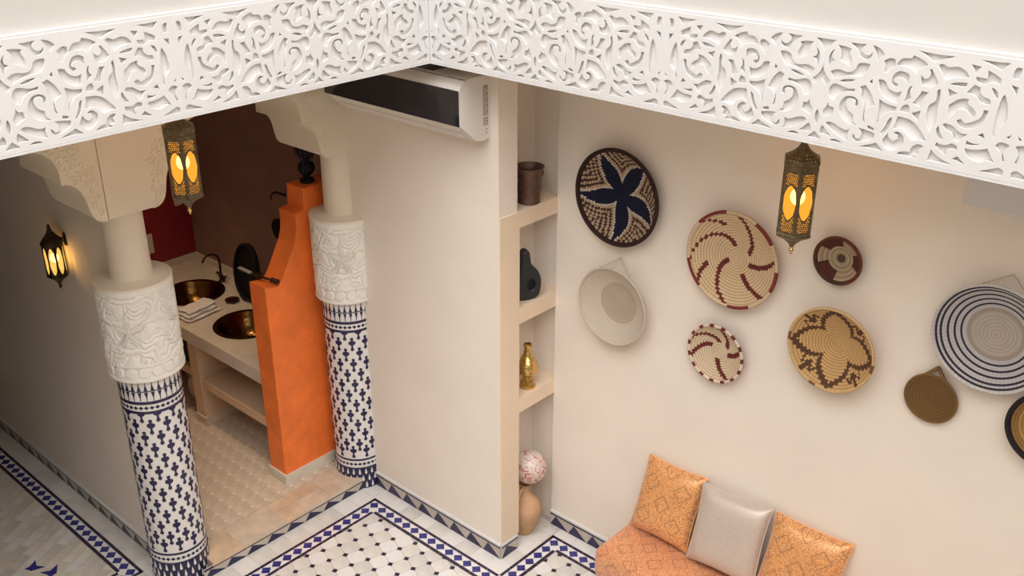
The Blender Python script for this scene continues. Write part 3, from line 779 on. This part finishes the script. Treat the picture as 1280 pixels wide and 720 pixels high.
# ---- woven baskets on the wall
def jit(c, k): return tuple(max(0, min(1, x * k)) for x in c)
def basket(name, X, Z, Rb, coils, depth, fn, label, rim=.010, flat=.25, standoff=.012, tilt=0.0, loop=None, sub=150, coil_h=.004, line=.72):
    """concave coiled basket, mouth towards the room"""
    e = empty(name, (X, YB - .002, Z), label, 'basket', 'coiled baskets hung on the wall')
    nr = coils * 4; V = []; F = []; C = []
    def prof(r):
        t = r / Rb
        return standoff + depth * (max(0, t - flat) / (1 - flat)) ** 1.6
    for i in range(nr + 1):
        r = Rb * i / nr
        ph = (i % 4) / 4.0; bumpy = coil_h * abs(math.sin(PI * ph))
        yv = prof(r) + bumpy
        for k in range(sub):
            a = 2 * PI * k / sub
            V.append((max(r, 1e-4) * math.cos(a), -yv, max(r, 1e-4) * math.sin(a)))
    for i in range(nr):
        cidx = i // 4; rc = (cidx + .5) / coils
        for k in range(sub):
            q = (k + 1) % sub
            F.append((i * sub + k, (i + 1) * sub + k, (i + 1) * sub + q, i * sub + q))
            C.append((rc, (k + .5) / sub * 360, cidx, i % 4, k))
    nb = len(V)   # back shell
    for i in range(0, nr + 1, 4):
        r = Rb * i / nr; yv = max(.001, prof(r) - .008)
        for k in range(sub):
            a = 2 * PI * k / sub; V.append((max(r, 1e-4) * math.cos(a), -yv, max(r, 1e-4) * math.sin(a)))
    for i in range(nr // 4):
        for k in range(sub):
            q = (k + 1) % sub; F.append((nb + i * sub + k, nb + i * sub + q, nb + (i + 1) * sub + q, nb + (i + 1) * sub + k)); C.append((1.0, 0, 0, 0, -1))
    me = bpy.data.meshes.new('woven_bowl'); me.from_pydata(V, [], F); me.update(); me.materials.append(M['basket'])
    ca = me.color_attributes.new('Col', 'FLOAT_COLOR', 'CORNER'); buf = np.ones((len(me.loops), 4), np.float32)
    li = 0
    for f_, c in zip(F, C):
        col = fn(c[0], c[1], c[2]) if c[4] >= 0 else fn(.9, 200, 3)
        sh = (1.0 if c[4] % 2 else .90) * (1 + .10 * (random.random() - .5)); 
        if c[3] in (0, 3): sh *= line
        for _ in f_:
            buf[li, :3] = jit(col, sh); li += 1
    ca.data.foreach_set('color', buf.ravel()); me.polygons.foreach_set('use_smooth', [True] * len(F))
    o = bpy.data.objects.new('woven_bowl', me); COL.objects.link(o); o.parent = e; ORG[o] = ORG[e]
    # rim coil in segments of colour
    rb = bpy.data.meshes.new('rim_coil')
    yv = prof(Rb); P = [(Rb * math.cos(2 * PI * k / sub), -yv, Rb * math.sin(2 * PI * k / sub)) for k in range(sub)]
    Vr, Fr = tube(P, rim, 6, True); rb.from_pydata(Vr, [], Fr); rb.update(); rb.materials.append(M['basket'])
    ca = rb.color_attributes.new('Col', 'FLOAT_COLOR', 'CORNER'); buf = np.ones((len(rb.loops), 4), np.float32); li = 0
    for j, f_ in enumerate(Fr):
        col = jit(fn(1.5, (j // 6 + .5) / sub * 360, 99), (1.0 if (j // 6) % 2 else .9) * (1 + .08 * (random.random() - .5)))
        for _ in f_: buf[li, :3] = col; li += 1
    ca.data.foreach_set('color', buf.ravel()); rb.polygons.foreach_set('use_smooth', [True] * len(Fr))
    o2 = bpy.data.objects.new('rim_coil', rb); COL.objects.link(o2); o2.parent = e; ORG[o2] = ORG[e]
    if loop:
        (a0, a1, hgt, rad, m_) = loop
        ma = math.radians((a0 + a1) / 2); yv2 = prof(Rb)
        p0 = Vector((Rb * math.cos(math.radians(a0)), -yv2 - .002, Rb * math.sin(math.radians(a0)))); p1 = Vector((Rb * math.cos(math.radians(a1)), -yv2 - .002, Rb * math.sin(math.radians(a1))))
        pk = Vector(((Rb + hgt) * math.cos(ma), -.012, (Rb + hgt) * math.sin(ma)))
        path = [p0.lerp(pk, t) for t in (0, .35, .7, .93)] + [pk] + [p1.lerp(pk, t) for t in (.93, .7, .35, 0)]
        V_, F_ = tube([tuple(p + Vector(e.location)) for p in path], rad, 7)
        mk('hanging_loop', (V_, F_), m_, e, True)
    return e
TAN = (.70, .51, .31); CREAM = (.66, .52, .36); DRED = (.16, .028, .022); NAVY = (.006, .008, .028); BRN = (.12, .055, .03)
def adiff(a, b): return (a - b + 180) % 360 - 180
def f_star(r, a, c):
    if r > 1.2 or r > .955: return (.035, .014, .014)
    best = 9e9
    for t in (122, 54, -21, -90, -169):
        sw = 10 * math.sin(PI * min(1, r))         # arms curve a little
        d = adiff(a, t + sw - 6); 
        if abs(d) < abs(best): best = d
    hw = 36 * (1 - (r - .20) / .78) ** 1.15 if r > .20 else 180
    hw = max(hw, 0) if r < .98 else 0
    dist = (abs(best) - hw) / 57.3 * r          # in units of the radius
    if dist < 0: return NAVY
    if dist < .035: return (.60, .50, .42)
    k = int((dist - .035) / .062)
    return (.44, .31, .20) if (k % 2 == 0) else (.060, .026, .022)
def f_spiral(r, a, c):
    if r > 1.2:
        for s0, s1 in ((101, 142), (33, 62), (-24, 3), (-90, -60), (-168, -132)):
            if s0 < (a if a <= 180 else a - 360) < s1: return (.20, .035, .03)
        return (.66, .50, .33)
    col = TAN
    for outer, inner, r0 in ((89, 30, .30), (17, -15, .28), (-37, -62, .36), (-92, -152, .18), (-163, -258, .26), (141, 112, .72), (-137, -156, .66)):
        if r < r0: continue
        t = (r - r0) / (1 - r0); ctr = inner + (outer - inner) * t ** 1.3 + (8 if outer == 89 else 0) * math.sin(PI * t)
        if abs(adiff(a, ctr)) * r < 3.1 * 1.0: col = DRED
    return col
def f_smallred(r, a, c):
    if r > 1.2: return DRED if (a % 24) < 9 else (.74, .60, .47)
    col = (.72, .56, .39)
    for k, (outer, inner) in enumerate(((94, 40), (25, -8), (-55, -98), (-155, -205), (163, 95))):
        if r < .34: continue
        t = (r - .34) / .66; ctr = inner + (outer - inner) * t
        if abs(adiff(a, ctr)) * r < 5.2: col = DRED
    return col
def f_flower(r, a, c):
    if r > 1.2: return (.20, .08, .04) if abs(adiff(a, -108)) < 6 or abs(adiff(a, -6)) < 7 or abs(adiff(a, 176)) < 6 else (.60, .40, .20)
    col = (.60, .37, .155)
    best = min(((91, 57, 126), (0, -15 + 6, 24), (-89, -125, -55), (-180, -217, -143), (91, 57, 126)), key=lambda q: abs(adiff(a, q[0])))
    k = 4; ph = adiff(a, 92) % 90; ph = ph - 45   # four petals
    pr = .92 - .44 * (abs(ph) < 45) * (1 - abs(abs(ph) - 0) / 45) ** 1.2   # outline, valley between petals
    pr = .44 + .48 * (abs(ph) / 45) ** .75
    if abs(r - pr) < .068: col = BRN
    if r > .70 and abs(ph) < 20:
        q = .86 - .010 * abs(abs(ph) - 9) * 2
        if abs(r - q) < .04: col = BRN
        if r > q and abs(ph) < 3: col = BRN
    return col
def f_smalldark(r, a, c):
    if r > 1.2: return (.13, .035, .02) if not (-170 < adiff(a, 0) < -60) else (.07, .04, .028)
    if r > .88: return (.14, .04, .022)
    if r < .14: return (.10, .06, .04)
    if r > .55 and (abs(adiff(a, 118)) < 34 or abs(adiff(a, 5)) < 24 or abs(adiff(a, -128)) < 32): return (.11, .032, .024)
    return (.52, .41, .27) if c % 2 else (.38, .28, .18)
def f_ring(r, a, c):
    if r > 1.2: return (.60, .56, .54)
    if r < .50:
        return ((.50, .43, .36) if c % 2 else (.44, .37, .31)) if r < .42 else (.38, .31, .25)
    if c in (17, 20, 23, 26, 28): return (.035, .030, .045)
    return (.50, .47, .48) if r < .97 else (.60, .56, .52)
def f_beige(r, a, c):
    if r > 1.2: return (.62, .52, .42)
    if r < .54: return (.45, .36, .27) if c % 2 else (.50, .41, .31)
    return (.60, .51, .42)
def f_brown(r, a, c): return (.21, .115, .04) if c % 2 else (.17, .09, .03)
def f_edge(r, a, c):
    if r > 1.2 or r > .90: return (.02, .015, .018)
    if r > .82: return (.30, .16, .05)
    return (.45, .27, .08) if c % 3 else (.36, .20, .06)
basket('star_basket', -3.239, 2.618, .285, 20, .060, f_star, 'dark coiled basket with large navy five pointed star', .012, .5)
basket('beige_basket', -3.218, 1.935, .245, 26, .085, f_beige, 'plain beige coiled bowl with thin hanging loop below the star basket', .006, .35, loop=(55, 128, .05, .0035, 'rope'), coil_h=.002, line=.93)
basket('spiral_basket', -2.463, 2.449, .270, 17, .055, f_spiral, 'large tan basket with dark red whirling arms and broken red rim', .010, .3)
basket('checked_basket', -2.509, 1.859, .172, 13, .050, f_smallred, 'small cream basket with red whirling steps and checked red rim', .009, .3)
basket('flower_basket', -1.83, 2.144, .228, 16, .095, f_flower, 'golden coiled basket with stepped brown flower outline', .008, .1)
basket('maroon_basket', -1.882, 2.611, .120, 11, .045, f_smalldark, 'smallest round basket with dark maroon rim and pale ringed centre', .009, .3)
basket('ringed_basket', -1.103, 2.455, .262, 30, .075, f_ring, 'large pale grey basket with thin navy rings and hanging cord', .006, .45, loop=(52, 122, .045, .0035, 'rope'), coil_h=.002, line=.94)
basket('brown_basket', -1.325, 2.029, .126, 17, .016, f_brown, 'small brown round mat with folded hanging loop below the ringed basket', .006, .3, coil_h=.0025, loop=(66, 112, .042, .009, mat('brown straw', (.19, .105, .035), .8)))
basket('black_rimmed_basket', -.775, 2.09, .185, 14, .055, f_edge, 'golden basket with black rim cut by the right picture edge', .012, .3)

# ---- things in the niche
e = empty('brown_bucket', (-3.80, 4.365, 2.491), 'dark brown metal bucket with ring handles on the top niche shelf', 'bucket')
c = (-3.80, 4.365, 2.491)
mk('pail', lathe([(.058, 0), (.068, .003), (.069, .022), (.066, .026), (.072, .10), (.074, .16), (.078, .165), (.078, .174), (.080, .20), (.093, .222), (.094, .228), (.088, .228), (.072, .20), (.066, .16), (.060, .02), (.001, .018)], 40, c), 'potbrown', e, True)
for sg in (1, -1):
    mk('ring_handle', tube([(c[0] + .012 * sg, c[1] + sg * (.082 + .016 + .018 * math.cos(t)), c[2] + .165 + .021 * math.sin(t)) for t in np.linspace(0, 2 * PI, 15)[:-1]], .005, 6, True), 'potbrown', e, True)
e = empty('black_sculpture', (-3.805, 4.355, 1.846), 'abstract charcoal sculpture with a round hollow on the middle niche shelf', 'sculpture')
out = [(-.062, 0), (.06, .012), (.078, .06), (.078, .11), (.055, .160), (.022, .195), (.012, .245), (.004, .268), (-.022, .272), (-.040, .255), (-.044, .20), (-.052, .15), (-.066, .09), (-.068, .04)]
out = [(a * 1.12, b * 1.22) for a, b in out]
pl = plate([smooth_poly(out, 4, 80), [(.022 + .026 * math.cos(t), .10 + .038 * math.sin(t)) for t in np.linspace(0, 2 * PI, 19)[:-1]]], .07, .012)
rot = Matrix.Translation((-3.805, 4.355, 1.848)) @ Matrix.Rotation(math.radians(-28), 4, 'Z') @ Matrix(((0, 0, 1, -.035), (1, 0, 0, 0), (0, 1, 0, 0), (0, 0, 0, 1)))
mk('carved_form', fix(xf(pl, rot)), 'sculpt', e, True)
mk('hollow_core', fix(xf(prism([(.022 + .032 * math.cos(t), .10 + .044 * math.sin(t)) for t in np.linspace(0, 2 * PI, 19)[:-1]], .012, .030, UP), rot)), 'sculpt', e)
e = empty('brass_vase', (-3.80, 4.365, 1.196), 'engraved brass bottle vase on the lowest niche shelf', 'vase')
c = (-3.80, 4.365, 1.196)
mk('foot', lathe([(.056, 0), (.056, .014), (.046, .022), (.050, .034), (.044, .050), (.034, .058), (.024, .070)], 8, c), 'brass_bright', e)
mk('belly', lathe([(.024, .068), (.030, .076), (.030, .082), (.045, .092), (.064, .118), (.071, .148), (.066, .176), (.050, .200), (.046, .206), (.048, .212), (.040, .222), (.030, .246), (.026, .256)], 40, c), 'brass_bright', e, True)
mk('neck', lathe([(.025, .254), (.029, .260), (.024, .268), (.022, .296), (.030, .302), (.030, .316), (.020, .318), (.018, .30), (.001, .30)], 30, c), 'brass_bright', e, True)
# patterned ball resting on the clay jug
JC = (-3.815, 4.36, .001)
e = empty('clay_jug', JC, 'terracotta clay jug with small side handle on the floor of the niche', 'jug')
mk('jug_body', lathe([(.052, 0), (.060, .010), (.086, .07), (.112, .14), (.120, .19), (.112, .24), (.088, .285), (.055, .315), (.036, .335), (.031, .36), (.032, .385), (.042, .405), (.044, .41), (.036, .41), (.026, .385), (.024, .35), (.001, .34)], 44, JC), 'clay', e, True)
ha = math.radians(-75)
mk('handle', tube([(JC[0] + r * math.cos(ha), JC[1] + r * math.sin(ha), JC[2] + z) for r, z in ((.036, .382), (.075, .375), (.105, .34), (.112, .30), (.098, .262))], .0105, 8), 'clay', e, True)
def ball_mat():
    m, nt, b = new_mat('marbled red white'); v = coords(nt)
    n = node(nt, 'ShaderNodeTexNoise', Vector=v, Scale=16.0, Detail=6.0, Roughness=.7, Distortion=1.4)
    nt.links.new(ramp(nt, n.outputs['Fac'], [(.30, (.10, .13, .15)), (.40, (.50, .12, .09)), (.47, (.72, .62, .56)), (.55, (.74, .66, .60)), (.60, (.48, .10, .08)), (.68, (.70, .58, .50)), (.75, (.45, .22, .17))]), b.inputs['Base Color'])
    b.inputs['Roughness'].default_value = .3; return m
M['ball'] = ball_mat()
mk('patterned_ball', sphere((-3.80, 4.395, JC[2] + .41 + .128), .119, 36, 22), 'ball', None, True, 'red and white marbled ball resting on top of the clay jug', 'ball')

# ---- bench and cushions
def uvset(o, f):
    me = o.data; uv = me.uv_layers.new(name='UVMap'); b = np.zeros((len(me.loops), 2), np.float32)
    idx = np.zeros(len(me.loops), int); me.loops.foreach_get('vertex_index', idx)
    for i, vi in enumerate(idx): b[i] = f(me.vertices[vi].co)
    uv.data.foreach_set('uv', b.ravel())
bx0, bx1, by0, by1 = -2.98, -.70, 4.045, 4.552
e = empty('bench', ((bx0 + bx1) / 2, (by0 + by1) / 2, 0), 'upholstered bench in rose orange brocade along the basket wall', 'bench')
o = mk('seat_mattress', bbox(bx0, bx1, by0, by1, .27, .50, .055, 5), 'brocade_bench', e, True)
uvset(o, lambda c: (c.x, c.y + c.z * .9))
o = mk('base_skirt', bbox(bx0 + .015, bx1 - .015, by0 + .015, by1 - .01, .02, .275, .012, 2), 'brocade_bench', e, True); uvset(o, lambda c: (c.x, c.y + c.z))
for fx in (bx0 + .1, bx1 - .1):
    for fy in (by0 + .08, by1 - .08): mk('foot', lathe([(.022, .001), (.028, .03)], 12, (fx, fy, 0)), 'bronze', e)
def cushion(name, corner_pts, thick, m, label, group='scatter cushions on the bench', puff=1.0):
    """corner_pts: bottom-left, bottom-right, top-right, top-left corners of the mid plane"""
    P = [Vector(p) for p in corner_pts]; N = 26
    nrm = (P[1] - P[0]).cross(P[3] - P[0]).normalized()
    V = []; F = []; UVs = []
    Lx = (P[1] - P[0]).length; Ly = (P[3] - P[0]).length
    for s in (1, -1):
        for j in range(N + 1):
            for i in range(N + 1):
                u, v = i / N, j / N
                a, b = 2 * u - 1, 2 * v - 1
                # concave sides: pull edges inwards between the corners
                pin = .055
                aa = a * (1 - pin * (1 - b * b) * abs(a) ** 2); bb = b * (1 - pin * (1 - a * a) * abs(b) ** 2)
                uu, vv = (aa + 1) / 2, (bb + 1) / 2
                q = P[0].lerp(P[1], uu).lerp(P[3].lerp(P[2], uu), vv)
                h = ((1 - a ** 4) * (1 - b ** 4)) ** .62
                h *= 1 - .06 * math.sin(9 * a + 3 * b) * (abs(a) > .6) * (1 - abs(b))
                q = q + nrm * s * (thick / 2 * h + .002)
                q = q - Vector((0, 0, .012)) * (1 - b) * h * .3
                V.append(tuple(q)); UVs.append((aa * Lx / 2, bb * Ly / 2))
    n1 = (N + 1) ** 2
    for s in (0, 1):
        for j in range(N):
            for i in range(N):
                k = s * n1 + j * (N + 1) + i; f_ = (k, k + 1, k + N + 2, k + N + 1); F.append(f_ if s == 0 else f_[::-1])
    bd = [i for i in range(N + 1)] + [j * (N + 1) + N for j in range(1, N + 1)] + [N * (N + 1) + i for i in range(N - 1, -1, -1)] + [j * (N + 1) for j in range(N - 1, 0, -1)]
    for a, b in zip(bd, bd[1:] + bd[:1]): F.append((b, a, a + n1, b + n1))
    e = empty(name, tuple((P[0] + P[1]) / 2), label, 'cushion', group)
    o = mk('cover', (V, F), m, e, True)
    me = o.data; uv = me.uv_layers.new(name='UVMap'); idx = np.zeros(len(me.loops), int); me.loops.foreach_get('vertex_index', idx)
    uv.data.foreach_set('uv', np.array(UVs, np.float32)[idx].ravel())
    mid = [tuple((Vector(V[b]) + Vector(V[b + n1])) / 2) for b in bd]
    mk('seam_piping', tube(mid, .0035, 5, True), m, e, True)
    return e
cushion('cushion', [(-2.935, 4.375, .515), (-2.51, 4.375, .52), (-2.50, 4.545, .98), (-2.925, 4.545, .97)], .15, 'brocade', 'orange gold brocade cushion at the left end of the bench')
cushion('cushion', [(-2.49, 4.345, .52), (-2.04, 4.365, .525), (-2.055, 4.530, .99), (-2.505, 4.505, .98)], .15, 'silver', 'silver beige cushion standing between the two orange cushions')
cushion('cushion', [(-2.045, 4.375, .52), (-1.60, 4.375, .52), (-1.565, 4.545, .99), (-2.035, 4.535, .985)], .15, 'brocade', 'orange gold brocade cushion right of the silver beige one')

# ---- washroom: partition, counter, basins
def partition():
    prof = [(3.49, ZS), (3.49, 1.705), (3.60, 1.69), (3.64, 1.735), (3.68, 1.80), (3.73, 1.89), (3.765, 1.95), (3.785, 2.01), (3.795, 2.08), (3.792, 2.165), (3.87, 2.172), (3.875, 2.325), (YW - .002, 2.325), (YW - .002, ZS)]
    e = empty('washroom_partition', (-5.505, 3.9, ZS), 'burnt orange partition wall with curved stepped top beside the basins', 'partition')
    pl = plate([prof], .19, .006)
    mk('orange_wall', fix(([(-5.60 + t, u, v) for u, v, t in pl[0]], pl[1])), 'orange', e)
    mk('stone_base', join(box(-5.615, -5.395, 3.475, 3.49 + .002, ZS, ZS + .082), box(-5.412, -5.395, 3.49, 4.03, ZS, ZS + .082), box(-5.615, -5.598, 3.49, 3.6, ZS, ZS + .082)), 'marble_brick', e)
    return e
partition()
ZK = .96
e = empty('marble_counter', (-6.73, 3.95, ZS), 'cream marble wash counter on a plaster base with lower shelf', 'counter')
hole = lambda cx, cy, r: [(cx + r * math.cos(t), cy + r * math.sin(t)) for t in np.linspace(0, 2 * PI, 41)[:-1]]
B1, B2, BR = (-7.20, 3.94), (-6.36, 3.90), .25
pl = plate([[(XW + .001, 3.525), (-5.602, 3.525), (-5.602, YW - .001), (XW + .001, YW - .001)], hole(*B1, BR - .006), hole(*B2, BR - .006)], .115, .004)
mk('worktop', fix(([(u, v, ZK - .115 + t) for u, v, t in pl[0]], pl[1])), 'counter', e)
S('trim_5', join(bbox(XW + .002, -5.602, YW - .022, YW - .001, ZK, ZK + .055, .003), bbox(XW + .001, XW + .02, 3.53, YW - .023, ZK + .0005, ZK + .055, .003)), 'counter', 'low cream marble upstand along the back of the wash counter', 'upstand')
mk('lower_shelf', bbox(-6.66, -5.602, 3.55, YW - .001, .45, .53, .006), 'counterbase', e)
mk('lower_shelf', bbox(XW + .001, -6.66, 3.62, YW - .001, .42, .50, .006), 'counterbase', e)
mk('pier', bbox(-6.69, -6.56, 3.54, YW - .001, ZS, ZK - .116, .006), 'counterbase', e)
mk('pier_foot', bbox(-6.70, -6.55, 3.53, 3.85, ZS, ZS + .075, .004), 'marble_beige2', e)
mk('rear_panel', box(XW + .002, -5.602, YW - .012, YW - .002, ZS, ZK - .116), 'counterbase', e)
for (bx_, lab) in ((B1, 'hammered brass basin near the red wall beside the tall tap'), (B2, 'hammered brass basin next to the orange partition')):
    e = empty('wash_basin', (bx_[0], bx_[1], ZK), lab, 'basin', 'hammered brass basins in the counter')
    c = (bx_[0], bx_[1], ZK)
    mk('bowl', lathe([(BR + .012, .001), (BR + .014, .006), (BR, .009), (BR - .022, .004), (BR - .035, -.025), (BR - .06, -.09), (BR - .11, -.15), (.08, -.178), (.025, -.182), (.025, -.188), (.09, -.186), (BR - .10, -.157), (BR - .05, -.095), (BR - .012, -.02), (BR - .011, .001)], 56, c, caps=False), 'brass', e, True)
    mk('drain', lathe([(.001, -.181), (.024, -.181), (.026, -.177), (.018, -.174), (.001, -.174)], 18, c, caps=False), 'bronze', e, True)
def tap(loc, label, az, h=.24, reach=.13):
    e = empty('basin_tap', loc, label, 'tap', 'dark bronze basin taps')
    x, y, z = loc; d = (math.cos(az), math.sin(az)); s = (-d[1], d[0])
    mk('tap_base', lathe([(.030, 0), (.030, .008), (.018, .016), (.016, .05), (.020, .056), (.014, .064)], 18, loc), 'bronze', e, True)
    path = [(x, y, z + .05), (x, y, z + h * .75)] + [(x + d[0] * reach / 2 * (1 - math.cos(t)), y + d[1] * reach / 2 * (1 - math.cos(t)), z + h * .75 + reach / 2 * math.sin(t)) for t in np.linspace(.2, PI * .93, 9)]
    mk('spout', tube(path, .0095, 10), 'bronze', e, True)
    for sg in (-1, 1):
        cx, cy = x + s[0] * .06 * sg, y + s[1] * .06 * sg
        h_ = mk('cross_handle', join(tube([(x, y, z + .034), (cx, cy, z + .034)], .007, 8), tube([(cx, cy, z + .034), (cx, cy, z + .066)], .007, 8), tube([(cx - .026, cy, z + .062), (cx + .026, cy, z + .062)], .0055, 7), tube([(cx, cy - .026, z + .062), (cx, cy + .026, z + .062)], .0055, 7)), 'bronze', e, True)
tap((-7.22, 4.235, ZK), 'dark gooseneck tap with cross handles behind the left brass basin', math.radians(-100), .26, .15)
e = empty('metal_rod', (-5.56, 3.575, 1.70), 'dark turned metal rod lying across the low shoulder of the orange partition', 'rod')
rp = [(-5.78, 3.545), (-5.70, 3.553), (-5.60, 3.566), (-5.50, 3.585), (-5.40, 3.60)]
mk('bar', tube([(a, b, 1.722) for a, b in rp], [.012, .010, .009, .009, .007], 10), 'bronze', e, True)
mk('collar', join(*[tube([(a - .012, b, 1.722), (a, b, 1.722), (a + .012, b, 1.722)], [.010, .019, .010], 10) for a, b in ((-5.44, 3.594), (-5.47, 3.590), (-5.415, 3.598))]), 'bronze', e, True)
mk('ring', tube([(-5.585 + .004 * math.sin(t), 3.568 + .024 * math.cos(t), 1.732 + .024 * math.sin(t)) for t in np.linspace(0, 2 * PI, 17)[:-1]], .0045, 6, True), 'bronze', e, True)
mk('end_plate', bbox(-5.80, -5.66, 3.535, 3.565, 1.728, 1.738, .003), 'ac_grey', e)
# standing black mirror
e = empty('table_mirror', (-6.72, 4.20, ZK), 'black oval table mirror standing on the counter beside the partition', 'mirror')
T = Matrix.Translation((-6.72, 4.20, ZK + .255)) @ Matrix.Rotation(math.radians(-8), 4, 'X')
ov = lambda a, b: [(a * math.cos(t), b * math.sin(t)) for t in np.linspace(0, 2 * PI, 41)[:-1]]
pl = plate([ov(.165, .245), ov(.145, .225)], .045, .006); Rm = Matrix(((1, 0, 0, 0), (0, 0, -1, 0), (0, 1, 0, 0), (0, 0, 0, 1)))
mk('mirror_frame', fix(xf(pl, T @ Rm)), 'black', e, True)
mk('mirror_glass', fix(xf(prism(ov(.147, .227), .006, .016, UP), T @ Rm)), 'black', e)
mk('foot', bbox(-6.83, -6.61, 4.16, 4.26, ZK, ZK + .02, .006), 'black', e)
# small dish, towel, vessel
DC = (-6.80, 4.06, ZK)
mk('soap_dish', lathe([(.03, .001), (.045, .006), (.057, .018), (.060, .022), (.055, .022), (.042, .012), (.001, .009)], 28, DC), 'copperdish', None, True, 'small round dark copper dish between the two basins', 'dish')
def towel():
    e = empty('folded_towel', (-6.80, 3.745, ZK), 'folded white hand towel lying on the counter between the basins', 'towel')
    az = math.radians(97); d = Vector((math.cos(az), math.sin(az), 0)); s = Vector((-d.y, d.x, 0)); c0 = Vector((-6.80, 3.745, ZK))
    for k, (L, W_, z0, t, sh) in enumerate(((.32, .18, .001, .030, 0), (.305, .165, .031, .028, .008), (.28, .15, .059, .026, .012))):
        nu, nv = 20, 10; V = []; F = []
        for side in (0, 1):
            for i in range(nu + 1):
                for j in range(nv + 1):
                    u = (i / nu - .5); v = (j / nv - .5)
                    rr = max(0, 1 - (abs(2 * v)) ** 6) * max(0, 1 - abs(2 * u) ** 10)
                    zz = z0 + t / 2 + (t / 2 * rr ** .5 * (1 if side else -1)) + .003 * math.sin(u * 14 + k) * (1 if k else .1) * (side or k)
                    p = c0 + d * (u * L + .006 * math.sin(v * 7 + k)) + s * (v * W_ + sh + .004 * math.sin(u * 11 + k * 2)); V.append((p.x, p.y, max(ZK + .0005, ZK + zz)))
        n1 = (nu + 1) * (nv + 1)
        for side in (0, 1):
            for i in range(nu):
                for j in range(nv):
                    a = side * n1 + i * (nv + 1) + j; q = (a, a + nv + 1, a + nv + 2, a + 1); F.append(q if side == 0 else q[::-1])
        mk('fold', (V, F), 'towel', e, True)
towel()
VC = (-7.02, 3.78, ZS)
mk('floor_pot', lathe([(.06, .001), (.085, .02), (.10, .09), (.095, .15), (.075, .20), (.082, .215), (.072, .21), (.001, .18)], 32, VC), 'paleceramic', None, True, 'pale ceramic pot on the washroom floor behind the counter pier', 'pot')
mk('black_box', bbox(-7.02, -6.88, 3.66, 3.76, .501, .76, .006), 'black', None, False, 'narrow black box on the left shelf under the marble counter', 'box')
# ornate dark lamp on the partition top
e = empty('ornate_burner', (-5.505, 3.985, 2.326), 'ornate black metal incense burner on top of the orange partition', 'burner')
c = (-5.505, 3.985, 2.326)
mk('foot', lathe([(.050, 0), (.055, .008), (.050, .022), (.030, .032), (.022, .045)], 8, c), 'black', e)
mk('bowl', lathe([(.022, .044), (.040, .060), (.058, .085), (.060, .115), (.052, .130), (.034, .145), (.028, .160)], 16, c), 'black', e)
mk('crown', lathe([(.028, .158), (.045, .175), (.062, .205), (.068, .235), (.066, .27), (.040, .30), (.012, .33)], 8, c), 'black', e)
for k in range(6):
    a = 2 * PI * k / 6; mk('rib', tube([(c[0] + r * math.cos(a), c[1] + r * math.sin(a), c[2] + z) for r, z in ((.06, .10), (.040, .15), (.066, .205), (.072, .24), (.05, .295))], .0035, 6), 'ac_slot', e, True)
# wall plate and hook on the brown wall, switches on the red wall
e = empty('wall_disc', (-6.50, YW - .02, 1.50), 'dark round disc hung on the brown washroom wall', 'disc')
mk('disc', fix(prism(ov(.075, .085), 0, .02, lambda u, v, t: (-6.485 + u, YW - .002 - t, 1.60 + v))), 'black', e); mk('disc_rim', tube([(-6.485 + .075 * math.cos(t), YW - .024, 1.60 + .085 * math.sin(t)) for t in np.linspace(0, 2 * PI, 33)[:-1]], .007, 6, True), 'iron', e, True)
mk('curled_hook', tube([(-6.36, YW - .003, 1.915), (-6.37, YW - .04, 1.935), (-6.40, YW - .06, 1.945), (-6.435, YW - .07, 1.935), (-6.46, YW - .075, 1.905), (-6.465, YW - .075, 1.870)], [.012, .010, .010, .009, .008, .006], 8), 'iron', None, True, 'curled black iron hook on the brown washroom wall', 'hook')
e = empty('switch_plate', (XW + .001, 3.95, 1.18), 'tall white switch plate on the deep red wall', 'switch')
mk('plate', bbox(XW + .0005, XW + .012, 3.925, 3.985, 1.13, 1.31, .003), 'switch', e); 
for zz in (1.15, 1.225): mk('rocker', bbox(XW + .011, XW + .016, 3.935, 3.975, zz, zz + .06, .002), 'switch', e)
mk('junction_box', bbox(XW + .0005, XW + .03, 4.24, 4.30, 1.50, 1.60, .005), 'switch', None, False, 'small pale junction box high on the red wall near the corner', 'box')
# ceiling lamps of the washroom (out of the frame; they show in the basins)
for (lx, ly) in ((-7.15, 3.3), (-6.3, 3.3)):
    e = empty('ceiling_spot', (lx, ly, ZC), 'warm recessed ceiling spot over the %s basin' % ('left' if lx < -7 else 'right'), 'spot lamp', 'washroom ceiling spots')
    mk('spot_ring', lathe([(.035, -.012), (.05, -.012), (.05, -.001), (.035, -.001)], 24, (lx, ly, ZC), caps=False), 'ac_white', e)
    mk('spot_lens', lathe([(.001, -.006), (.035, -.006)], 20, (lx, ly, ZC), caps=False), 'bulb', e)
    l = bpy.data.lights.new('spot_light', 'SPOT'); l.energy = 34; l.color = (1, .72, .45); l.spot_size = 1.25; l.spot_blend = .6; l.shadow_soft_size = .04
    lo = bpy.data.objects.new('spot_light', l); COL.objects.link(lo); lo.parent = e; lo.location = (0, 0, -.02)
